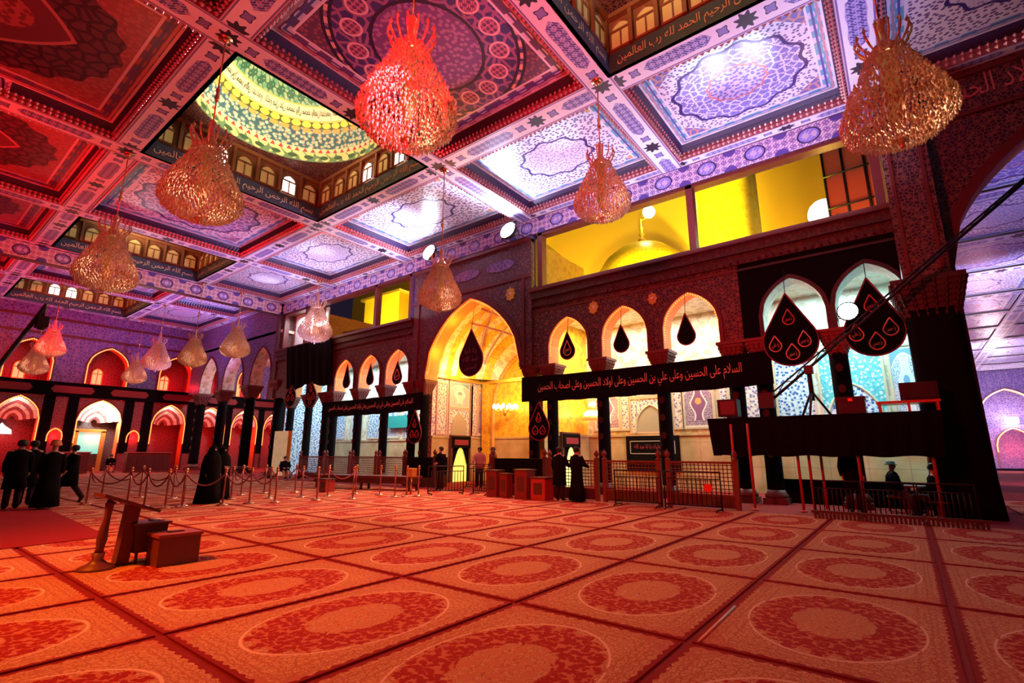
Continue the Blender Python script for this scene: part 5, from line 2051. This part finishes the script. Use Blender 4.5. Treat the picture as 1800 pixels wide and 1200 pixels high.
B = MB()
B.box((-.09, -.10, .40), (-.02, .10, .412))
B.build('slot', plain('dark_slot', (.02, .01, .01), .7), t)

# ------------------------------------------------------------ other floor pieces
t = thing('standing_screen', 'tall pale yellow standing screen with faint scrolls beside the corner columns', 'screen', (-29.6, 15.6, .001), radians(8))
B = MB()
B.box((-.75, -.02, .15), (.55, .02, 2.75))
scm = m_tile('glowing_screen_cloth', (.80, .78, .62), (.62, .58, .40), (.70, .66, .48), 6)
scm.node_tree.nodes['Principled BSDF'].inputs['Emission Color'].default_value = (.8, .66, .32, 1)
scm.node_tree.nodes['Principled BSDF'].inputs['Emission Strength'].default_value = .3  # faint glow added to the cloth so the screen stands bright
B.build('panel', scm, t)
B = MB()
B.box((.55, -.03, .15), (.85, .03, 2.75))
B.build('side_panel', plain('yellow_cloth', (.72, .52, .08), .7), t)
for x in (-.7, .75):
    B = MB()
    B.box((x - .03, -.25, 0), (x + .03, .25, .15))
    B.build('foot', IRON, t)
t = thing('bench', 'long low dark red table in front of the far screens', 'table', (-18.1, 13.3, .018), radians(14))
B = MB()
B.box((-2.6, -.35, .48), (2.6, .35, .56))
B.build('top', REDWOOD, t)
B = MB()
B.box((-2.55, -.3, .26), (2.55, .3, .48))
B.build('apron', DARKWOOD, t)
for x in (-2.4, 0, 2.4):
    for y in (-.25, .25):
        B = MB()
        B.box((x - .04, y - .04, 0), (x + .04, y + .04, .27))
        B.build('leg', DARKWOOD, t)
def chest(label, x, y, w, d, h, mt):
    t = thing('donation_chest', label, 'box', (x, y, .018), 0)
    B = MB()
    B.box((-w / 2, -d / 2, 0), (w / 2, d / 2, h - .05))
    B.build('body', mt, t)
    B = MB()
    B.box((-w / 2 - .03, -d / 2 - .03, h - .05), (w / 2 + .03, d / 2 + .03, h))
    B.build('lid', DARKWOOD, t)
    B = MB()
    B.box((-w * .3, -d / 2 - .012, h * .25), (w * .3, -d / 2, h * .75))
    B.build('front_panel', DARKWOOD, t)
DR = plain('dark_red_chest', (.22, .025, .025), .5)
chest('tall dark red donation chest before the black booth, beside a lower chest', -10.25, 13.9, .5, .5, .95, DR)
chest('low bright red donation chest beside the tall one, before the standing figures', -9.55, 13.9, .55, .5, .72, plain('bright_red_chest', (.42, .04, .03), .5))
chest('narrow dark red chest in front of the black booth, by the short barrier', -11.58, 13.95, .45, .4, .9, DR)
chest('slim dark red pillar box in front of the black booth', -11.05, 13.9, .32, .32, .8, DR)
chest('small red box among the rope posts before the far table', -17.9, 11.4, .45, .4, .5, plain('bright_red_chest', (.42, .04, .03), .5))
t = thing('hanging_bin', 'little yellow box on a stand beside the open gate panel', 'box', (-14.6, 12.75, .018))
B = MB()
B.box((-.16, -.12, .62), (.16, .12, .92))
B.build('body', plain('yellow_plastic', (.75, .45, .06), .5), t)
B = MB()
B.tube([(0, 0, 0), (0, 0, .63)], .03, 8)
B.build('stand', BRASS, t)

# doorways with black curtains
def door(n, M_, w, h, lit_col, label):
    o = bpy.data.objects.new('door_%d' % n, None)
    COL.objects.link(o)
    o.matrix_world = M_
    o['kind'] = 'structure'
    B = MB()
    B.box((-w / 2 - .15, -.16, 0), (-w / 2, 0, h))
    B.box((w / 2, -.16, 0), (w / 2 + .15, 0, h))
    B.box((-w / 2 - .15, -.16, h), (w / 2 + .15, 0, h + .12))
    B.build('frame', DARKWOOD, o)
    B = MB()
    B.box((-w / 2, -.05, 0), (w / 2, -.02, h))
    B.build('doorway_glass', plain('lit_doorway_%d' % n, (.8, .8, .3), .4, emit=lit_col, estr=1.0), o)
    t = thing('door_curtain', label, 'curtain', (0, 0, 0))
    t.matrix_world = M_
    for s_ in (-1, 1):
        B = MB()
        ky = 10
        nn = 8
        def cx(f, g):
            # g 0 at the top, 1 at the bottom: gathered towards the jamb
            inner_ = .0 if g < .05 else (.12 + .76 * min(g * 1.6, 1) ** .75)
            return s_ * (w / 2) * (inner_ + (1 - inner_) * f)
        for a in range(ky):
            for b in range(nn):
                g0, g1, f0, f1 = a / ky, (a + 1) / ky, b / nn, (b + 1) / nn
                P_ = [(cx(f0, g0), f0, g0), (cx(f1, g0), f1, g0), (cx(f1, g1), f1, g1), (cx(f0, g1), f0, g1)]
                B.face([(x, -.12 - .03 * sin(f * 20), (h - .5) * (1 - g) + .02) for x, f, g in P_])
        B.build('curtain_half', BLACK, t)
    B = MB()
    B.box((-w / 2 - .1, -.2, h - .55), (w / 2 + .1, -.14, h + .05))
    B.build('pelmet', BLACK, t)
    B = MB()
    B.box((-w / 2 + .1, -.215, h - .40), (w / 2 - .1, -.2, h - .12))
    p = B.build('script_strip', plain('crimson_strip', (.25, .02, .05), .7), t)
    return o
door(2, Matrix.Translation((-19.13, 19.95, .001)) @ Matrix.Rotation(pi / 2, 4, 'Z'), 1.25, 2.3, (.78, .72, .12), 'black curtains tied open in the yellow-lit doorway inside the great arch')
door(3, Matrix.Translation((-12.18, 19.9, .001)) @ Matrix.Rotation(pi / 2, 4, 'Z'), 1.25, 2.3, (.85, 1.0, .35), 'black curtains tied open in the bright doorway left of the script notice'.replace('left of', 'beyond the twin columns, before'))
# grey arch over the great-arch doorway
B = MB()
pts = [(19.95 - .62, 2.4)] + [(19.95 + p, 2.75 + q) for p, q in arch_pts(.62, .85, 8)] + [(19.95 + .62, 2.4)]
B.prism(pts, -19.16, -19.13, axis='x')
trim(B, [plain('grey_stone', (.42, .38, .30), .5)])
# black cloth notice in the middle portico
t = thing('cloth_notice', 'black cloth notice with a thin silver border hung low behind the turned screens', 'banner', (-9.0, YB - .075, .72))
B = MB()
B.box((-1.25, -.03, 0), (1.25, 0, 1.55))
B.build('cloth', BLACK, t)
B = MB()
for a, b in (((-1.05, .75), (1.05, .78)), ((-1.05, 1.30), (1.05, 1.33)), ((-1.05, .75), (-1.02, 1.33)), ((1.02, .75), (1.05, 1.33))):
    B.box((a[0], -.04, a[1]), (b[0], -.03, b[1]))
B.build('border', plain('silver_braid', (.5, .5, .5), .5), t)
text_on(t, 'السلام عليك يا ابا عبد الله', 1.7, .3, plain('crimson_script', (.35, .03, .06), .7), onwall(0, -.04, 1.04))
# wall lamp cluster inside the great arch
t = thing('wall_chandelier', 'glowing yellow lamp cluster on the amber back wall of the great arch', 'lamp', (-16.95, YB - .7, 3.75))
B = MB()
for k in range(12):
    a = 2 * pi * k / 12
    B.tube([(0, 0, 0), (.4 * cos(a), .4 * sin(a), -.08), (.62 * cos(a), .62 * sin(a), .10)], .025, 5)
B.lathe([(.05, -.3), (.16, -.12), (.08, .0), (.05, .35)], n=12)
B.build('arms', GOLD, t)
for k in range(12):
    a = 2 * pi * k / 12
    B = MB()
    B.lathe([(.03, .08), (.085, .16), (.07, .26), (.01, .34)], (.62 * cos(a), .62 * sin(a), 0), 8)
    B.build('bulb', WLAMP, t)
t = thing('wall_chandelier', 'red and amber tiered lamp seen over the bright doorway past the twin columns', 'lamp', (-12.2 + .75, 20.9, 3.0))
for k in range(4):
    B = MB()
    B.lathe([(.16 + .12 * (3 - k), .22 * k), (.18 + .12 * (3 - k), .22 * k + .08), (.10 + .1 * (3 - k), .22 * k + .2)], n=14)
    B.build('tier', WLAMP if k % 2 else plain('red_lamp_glass', (1, .2, .05), .3, emit=(1, .12, .02), estr=2.5), t)
# ------------------------------------------------------------ people
def mir(P):
    out = dict(P)
    return out
POSES = {}
def joints(pose):
    J = {'pelvis': (0, 0, .95, .13), 'spine': (0, .012, 1.14, .125), 'chest': (0, .0, 1.34, .145), 'neck': (0, .0, 1.485, .058), 'jaw': (0, -.018, 1.56, .068), 'skull': (0, -.012, 1.635, .092), 'crown': (0, .0, 1.70, .062), 'nose': (0, -.115, 1.60, .014)}
    for s, n in ((-1, 'l'), (1, 'r')):
        J['sh' + n] = (s * .17, .0, 1.415, .062)
        J['el' + n] = (s * .235, .03, 1.14, .043)
        J['wr' + n] = (s * .235, -.07, .92, .029)
        J['hip' + n] = (s * .09, 0, .89, .088)
        J['kn' + n] = (s * .10, -.015, .50, .058)
        J['an' + n] = (s * .10, .025, .09, .040)
        J['to' + n] = (s * .115, -.13, .035, .034)
    if pose == 'walk':
        J.update({'knl': (-.10, -.20, .54, .058), 'anl': (-.10, -.33, .13, .040), 'tol': (-.11, -.48, .07, .034), 'knr': (.10, .10, .50, .058), 'anr': (.10, .36, .16, .040), 'tor': (.11, .28, .035, .034),
                  'ell': (-.24, .14, 1.15, .043), 'wrl': (-.25, .12, .91, .029), 'elr': (.24, -.06, 1.15, .043), 'wrr': (.23, -.22, .97, .029)})
    if pose == 'fold':
        J.update({'ell': (-.25, -.02, 1.14, .043), 'wrl': (-.05, -.20, 1.08, .029), 'elr': (.25, -.02, 1.14, .043), 'wrr': (.05, -.20, 1.06, .029)})
    if pose == 'reach':
        J.update({'ell': (-.25, -.10, 1.16, .043), 'wrl': (-.16, -.34, 1.10, .029), 'elr': (.24, .03, 1.14, .043), 'wrr': (.24, -.08, .92, .029)})
    if pose == 'sit':
        J.update({'knl': (-.12, -.44, .92, .062), 'anl': (-.12, -.42, .52, .040), 'tol': (-.12, -.57, .47, .034), 'knr': (.12, -.44, .92, .062), 'anr': (.12, -.42, .52, .040), 'tor': (.12, -.57, .47, .034),
                  'ell': (-.26, -.08, 1.14, .043), 'wrl': (-.14, -.34, 1.10, .029), 'elr': (.26, -.08, 1.14, .043), 'wrr': (.14, -.34, 1.10, .029)})
        J = {k: (v[0], v[1], v[2] - .46, v[3]) for k, v in J.items()}
    return J
EDG = [('pelvis', 'spine'), ('spine', 'chest'), ('chest', 'neck'), ('neck', 'jaw'), ('jaw', 'skull'), ('skull', 'crown'), ('skull', 'nose')]
for n in 'lr':
    EDG += [('chest', 'sh' + n), ('sh' + n, 'el' + n), ('el' + n, 'wr' + n), ('pelvis', 'hip' + n), ('hip' + n, 'kn' + n), ('kn' + n, 'an' + n), ('an' + n, 'to' + n)]

def body_mesh(pose):
    if pose in POSES:
        return POSES[pose]
    J = joints(pose)
    bm = bmesh.new()
    lay = bm.verts.layers.skin.verify()
    vs = {}
    for k, (x, y, z, r) in J.items():
        v = bm.verts.new((x, y, z))
        v[lay].radius = (r, r)
        v[lay].use_root = k == 'pelvis'
        vs[k] = v
    for a, b in EDG:
        bm.edges.new((vs[a], vs[b]))
    for n, s in (('l', -1), ('r', 1)):
        wr, el = Vector(J['wr' + n][:3]), Vector(J['el' + n][:3])
        d = (wr - el).normalized()
        side = Vector((-s, 0, 0)) if abs(d.x) < .8 else Vector((0, 0, -1))
        palm = bm.verts.new(wr + d * .055)
        palm[lay].radius = (.032, .020)
        bm.edges.new((vs['wr' + n], palm))
        across = d.cross(side).normalized()
        for k, L in enumerate((.070, .080, .074, .058)):
            off = across * ((k - 1.5) * .019)
            p0 = palm.co + d * .040 + off
            p1 = p0 + d * L * .5 + side * .010
            p2 = p1 + d * L * .4 + side * .022
            prev = palm
            for q in (p0, p1, p2):
                v = bm.verts.new(q)
                v[lay].radius = (.009, .009)
                bm.edges.new((prev, v))
                prev = v
        prev = palm
        for q in (palm.co + across * -.035 + d * .01, palm.co + across * -.05 + d * .045 + side * .01):
            v = bm.verts.new(q)
            v[lay].radius = (.010, .010)
            bm.edges.new((prev, v))
            prev = v
    me = bpy.data.meshes.new('body_cage')
    bm.to_mesh(me)
    bm.free()
    o = bpy.data.objects.new('body_cage', me)
    COL.objects.link(o)
    o.modifiers.new('skin', 'SKIN').use_smooth_shade = True
    o.modifiers.new('sub', 'SUBSURF').levels = 1
    bpy.context.view_layer.update()
    out = bpy.data.meshes.new_from_object(o.evaluated_get(bpy.context.evaluated_depsgraph_get()))
    out.name = 'body'
    bpy.data.objects.remove(o)
    out.materials.clear()
    out.materials.append(SKIN)
    POSES[pose] = out
    return out

def ell(cx, cy, z, rx, ry, n=20, wave=0.0, k=6):
    return [(cx + rx * (1 + wave * sin(k * 2 * pi * i / n)) * cos(2 * pi * i / n), cy + ry * (1 + wave * sin(k * 2 * pi * i / n)) * sin(2 * pi * i / n), z) for i in range(n)]

def person(label, x, y, rz, pose='stand', dress='coat', head='hair', cloth=None, h=1.0, z=.018, group=None):
    J = joints(pose)
    t = thing('person', label, 'person', (x, y, z), rz, group)
    t.scale = (h, h, h)
    link('body', body_mesh(pose), t)
    cl = cloth or BLACK
    dz = -.46 if pose == 'sit' else 0
    B = MB()
    if dress == 'chador':
        B.loft([ell(0, .05, .02, .36, .38, 24, .05, 7), ell(0, .04, .35, .32, .34, 24, .05, 7), ell(0, .03, .80, .29, .27, 24, .04, 7), ell(0, .02, 1.2, .29, .24, 24, .02, 7), ell(0, .02, 1.42, .24, .19, 24),
                ell(0, .03, 1.52, .15, .15, 24), ell(0, .035, 1.62, .125, .135, 24), ell(0, .03, 1.70, .10, .11, 24), ell(0, .03, 1.755, .03, .03, 24)])
        B.build('chador', cl, t)
    else:
        hem = {'coat': .50, 'robe': .05, 'jacket': .78}[dress] + dz * (0 if dress != 'coat' else 1)
        if pose == 'sit':
            hem = .44
        w = {'coat': .24, 'robe': .31, 'jacket': .20}[dress]
        lo = hem
        top = 1.45 + dz
        rings = [ell(0, .01, lo, w, w * .85, 20, .03), ell(0, .01, lo + (top - lo) * .35, .5 * (w + .2), .18, 20, .02), ell(0, .01, lo + (top - lo) * .65, .195, .155, 20), ell(0, .0, 1.36 + dz, .215, .15, 20), ell(0, .0, 1.43 + dz, .17, .11, 20), ell(0, .0, 1.485 + dz, .075, .07, 20)]
        B.loft(rings)
        for n in 'lr':
            a, b, c = (Vector(J[k + n][:3]) for k in ('sh', 'el', 'wr'))
            B.tube([a, (a + b) / 2, b, (b + c) / 2, c], [.085, .078, .066, .060, .052], 10)
        B.build(dress, cl, t)
        if dress != 'robe':
            B = MB()
            for n in 'lr':
                a, b, c = (Vector(J[k + n][:3]) for k in ('hip', 'kn', 'an'))
                B.tube([a, (a + b) / 2, b, (b + c) / 2, c + Vector((0, 0, -.02))], [.11, .10, .082, .075, .07], 10)
            B.build('trousers', plain('dark_trousers', (.03, .015, .018), .85, spec=.15), t)
        B = MB()
        for n in 'lr':
            a, b = Vector(J['an' + n][:3]), Vector(J['to' + n][:3])
            d = (b - a)
            B.tube([a + Vector((0, 0, -.01)), a + d * .5 + Vector((0, 0, -.012)), b + Vector((0, 0, 0))], [.052, .050, .038], 8)
        B.build('shoes', HAIR, t)
    hx_, hy_, hz_ = J['skull'][:3]
    B = MB()
    for s in (-1, 1):
        B.sphere((s * .034, hy_ - .088, hz_ + .005), .011, 6, 4)
    B.build('eyes', HAIR, t)
    B = MB()
    B.tube([(-.025, hy_ - .083, hz_ - .072), (0, hy_ - .092, hz_ - .074), (.025, hy_ - .083, hz_ - .072)], .006, 5)
    B.build('mouth', plain('lip', (.35, .12, .1), .6), t)
    if head == 'hair':
        B = MB()
        B.lathe([(.084, -.07), (.098, -.03), (.103, .02), (.094, .06), (.062, .092), (.01, .104)], (0, hy_ + .022, hz_), 16)
        B.build('hair', HAIR, t)
    elif head == 'turban':
        B = MB()
        for k in range(4):
            B.lathe([(.085, -.028), (.130 - k * .012, -.014), (.132 - k * .012, .012), (.085, .030)], (0, hy_ + .01, hz_ + .035 + k * .036), 16)
        B.build('turban', plain('orange_white_cloth', (.85, .42, .18), .8), t)
    elif head == 'hat':
        B = MB()
        B.lathe([(.15, .02), (.15, .035), (.108, .04), (.10, .10), (.02, .125)], (0, hy_ + .01, hz_), 16)
        B.build('hat', HAIR, t)
    return t

def face(dx, dy):                 # turn so that the person's front (-Y) looks along (dx, dy)
    return atan2(dx, -dy)
person('man in a dark coat seen from behind, cut off by the picture edge', -18.75, 2.72, face(-1, .1), 'stand', 'coat', 'hair', h=1.03, z=.03)
person('dark haired man in a long black coat beside the orange turban', -19.6, 3.1, face(-1, .3), 'fold', 'coat', 'hair', h=1.03, z=.03)
person('person in a long black robe and orange turban seen from behind', -18.2, 3.3, face(-1, .1), 'stand', 'robe', 'turban', h=.99, z=.03)
person('person in a black knee-length coat striding along the rope line', -19.8, 4.05, face(.25, -1), 'walk', 'coat', 'hair', h=.97)
person('person in a wide black veil among the rope posts, the nearer of two', -16.6, 6.65, face(1, .2), 'stand', 'chador', 'none', h=.96)
person('person in a black veil just behind the other veiled one at the rope posts', -17.75, 7.42, face(1, .2), 'fold', 'chador', 'none', h=.95)
person('dark seated person at the foot of the green doorway', -46.3, 11.6, face(1, 0), 'sit', 'robe', 'hair', z=.05)
person('dark clothed person standing by the open gate panel', -15.3, 14.9, face(0, -1), 'fold', 'jacket', 'hair')
person('person in a pale shirt and dark trousers inside the great arch', -15.1, 17.1, face(.3, -1), 'reach', 'jacket', 'hair', cloth=plain('pale_shirt', (.6, .45, .4), .8))
person('person in a dark red top beside the pale shirt inside the great arch', -14.55, 17.35, face(-1, -.2), 'stand', 'jacket', 'hair', cloth=plain('dark_red_shirt', (.2, .03, .03), .8))
person('dark person standing at the turned screens, nearer the black booth', -9.0, 14.1, face(0, 1), 'reach', 'coat', 'hair', h=.97)
person('dark person standing at the turned screens, with one arm out towards the screen', -8.35, 14.1, face(.3, 1), 'reach', 'robe', 'hair', h=.97)
person('dark silhouette standing under the platform next to the red poles', -1.25, 16.2, face(.3, -1), 'stand', 'coat', 'hair')
person('dark silhouette in a brimmed hat seated under the platform', -.42, 17.3, face(1, -.2), 'sit', 'coat', 'hat')
person('dark silhouette seated at the table under the platform, near the corner pier', .42, 16.1, face(-1, .2), 'sit', 'coat', 'hair')
for k, (x, y, lb) in enumerate(((2.75, 19.5, 'close behind the corner pier'), (3.5, 20.3, 'in the middle'), (4.2, 19.8, 'at the picture edge'))):
    person('dark clothed person of the group in the side hall, %s' % lb, x, y, face(-.4, -1), ('stand', 'fold', 'stand')[k], 'coat', 'hair', group='people in the side hall')
person('dark kneeling figure wrapped in black beside the pale standing screen', -27.7, 14.9, face(1, -.3), 'sit', 'robe', 'hair', z=.02)

# ------------------------------------------------------------ black platform and what stands on it
t = thing('media_platform', 'raised black draped platform in front of the wide arches', 'platform', (-1.9, 15.3, .018))
B = MB()
B.box((-2.62, 0, 2.30), (2.62, 1.0, 2.42))
B.build('deck', DARKWOOD, t)
B = MB()
n = 60
for k in range(n):
    a, b = k / n, (k + 1) / n
    ya, yb = -.06 - .03 * sin(a * 90), -.06 - .03 * sin(b * 90)
    for dy in (0, .02):
        B.face([(-2.55 + 5.1 * a, ya + dy, 1.42 + .02 * sin(a * 30)), (-2.55 + 5.1 * b, yb + dy, 1.42 + .02 * sin(b * 30)), (-2.66 + 5.32 * b, yb * .4 + dy, 2.48), (-2.66 + 5.32 * a, ya * .4 + dy, 2.48)])
for s in (-1, 1):
    B.face([(s * 2.55, -.06, 1.42), (s * 2.6, .98, 1.42), (s * 2.6, .98, 2.48), (s * 2.66, -.03, 2.48)])
B.build('black_drape', BLACK, t)
for x, y in ((-2.0, -.1), (-1.55, -.15), (-.45, .2), (-.2, .25), (.9, .1), (2.35, .1), (-2.3, .9), (0, .9), (2.3, .9)):
    B = MB()
    B.tube([(x, y, 0), (x, y, 2.3)], .035, 8)
    B.lathe([(.09, 0), (.09, .02), (.04, .04)], (x, y, 0), 10)
    B.build('pole', REDPOLE, t)
def obox(name, label, cat, loc, parts, rz=0.0):
    t = thing(name, label, cat, loc, rz)
    for nm, lo, hi, m in parts:
        B = MB()
        B.box(lo, hi)
        B.build(nm, m, t)
    return t
ZD = 2.44
CASE = plain('black_case', (.012, .012, .014), .5)
obox('flight_case', 'black equipment case on the platform, between the two big drop banners', 'case', (-1.0, 15.75, ZD), [('body', (-.3, -.25, 0), (.3, .25, .42), CASE), ('lid', (-.32, -.27, .42), (.32, .27, .50), CASE), ('latch', (-.05, -.28, .38), (.05, -.27, .46), BRASS)])
obox('loudspeaker', 'black boxy loudspeaker standing on the red table of the platform', 'speaker', (.35, 15.85, ZD + .36), [('cabinet', (-.32, -.25, 0), (.42, .25, .42), CASE), ('grille', (-.28, -.27, .04), (.38, -.25, .38), IRON)])
t = thing('red_table', 'low table with a shiny red top on the platform, next to the corner pier', 'table', (.15, 15.7, ZD))
B = MB()
B.box((-.62, -.3, .27), (.62, .35, .33))
B.build('top', plain('glossy_red', (.75, .08, .04), .2), t)
for x in (-.56, .02, .56):
    for y in (-.25, .3):
        B = MB()
        B.box((x - .025, y - .025, 0), (x + .025, y + .025, .27))
        B.build('leg', plain('glossy_red', (.75, .08, .04), .2), t)
B = MB()
for k in range(5):
    B.box((-.5 + k * .2, -.1, .33), (-.36 + k * .2, .1, .36))
obox('mixing_desk', 'dark rounded monitor at the near corner of the platform', 'monitor', (-4.0, 15.7, ZD), [('cabinet', (-.3, -.2, .12), (.25, .2, .62), CASE), ('screen', (-.22, -.215, .18), (.18, -.2, .56), plain('dim_red_screen', (.1, .01, .01), .3, emit=(.5, .02, .02), estr=.12)), ('stand', (-.08, -.15, 0), (.08, .15, .12), IRON)])
# long camera boom
def boom(label, base, pivot, tip, tail, lattice=True):
    t = thing('camera_boom', label, 'camera crane', base)
    b = Vector(base)
    p, q, r = Vector(pivot) - b, Vector(tip) - b, Vector(tail) - b
    B = MB()
    for k in range(3):
        a = 2 * pi * k / 3 + .4
        B.tube([(0, 0, p.z * .55), (.42 * cos(a), .42 * sin(a), .03)], .03, 6)
    B.build('tripod', IRON, t)
    B = MB()
    B.tube([(0, 0, p.z * .35), p], .06, 8)
    B.box((p.x - .1, p.y - .1, p.z - .12), (p.x + .1, p.y + .1, p.z + .1))
    B.build('column', IRON, t)
    B = MB()
    up = Vector((0, 0, .09))
    B.tube([r - up, q - up * .4], .04, 6)
    B.tube([r + up, q + up * .4], .025, 6)
    n = 26
    for k in range(n):
        a = r.lerp(q, k / n) + up * (-1 if k % 2 else 1) * (1 - .6 * k / n)
        c = r.lerp(q, (k + 1) / n) + up * (1 if k % 2 else -1) * (1 - .6 * k / n)
        B.tube([a, c], .012, 4, caps=False)
    B.build('arm', IRON, t)
    B = MB()
    B.box((r.x - .22, r.y - .16, r.z - .22), (r.x + .18, r.y + .16, r.z + .2))
    B.build('counterweight', CASE, t)
    B = MB()
    B.tube([q, q + Vector((0, 0, -.3))], .03, 6)
    B.box((q.x - .18, q.y - .1, q.z - .55), (q.x + .18, q.y + .1, q.z - .3))
    B.lathe([(.07, -.3), (.07, -.1)], (q.x, q.y, q.z - .3), 10)
    B.build('camera_head', CASE, t)
    return t
boom('long black camera boom rising from the platform past the corner pier', (-1.85, 15.62, ZD), (-1.85, 15.62, 3.75), (3.3, 15.62, 8.0), (-2.95, 15.62, 2.98))
boom('black camera boom slanting up at the picture edge before the red far wall', (-16.0, 1.0, .02), (-16.0, 1.0, 1.45), (-16.0, 2.2, 4.95), (-16.0, .70, .75))
# small table under the platform
t = thing('side_table', 'dark table between the two seated silhouettes under the platform', 'table', (.02, 16.75, .018), 0)
B = MB()
B.box((-.22, -.3, .66), (.22, .3, .70))
B.build('top', DARKWOOD, t)
for x in (-.18, .18):
    for y in (-.25, .25):
        B = MB()
        B.box((x - .025, y - .025, 0), (x + .025, y + .025, .66))
        B.build('leg', DARKWOOD, t)
for x, y, h_, lb in ((-.42, 17.3, .0, 'under the seated silhouette with the hat'), (.42, 16.1, .0, 'under the seated silhouette near the corner pier')):
    t = thing('stool', 'dark stool ' + lb, 'stool', (x, y, .018))
    B = MB()
    B.box((-.2, -.2, h_ + .38 - .03), (.2, .2, h_ + .38))
    B.build('seat', DARKWOOD, t)
    for sx in (-1, 1):
        for sy in (-1, 1):
            B = MB()
            B.tube([(sx * .17, sy * .17, 0), (sx * .15, sy * .15, h_ + .35)], .02, 6)
            B.build('leg', DARKWOOD, t)
t = thing('cloth_partition', 'low black cloth partition behind the people under the platform', 'partition', (-1.35, 17.9, .018))
B = MB()
B.box((-2.3, 0, 0), (2.1, .03, .72))
B.build('cloth', BLACK, t)
for x in (-2.3, -.1, 2.1):
    B = MB()
    B.tube([(x, .05, 0), (x, .05, .76)], .03, 6)
    B.build('post', IRON, t)
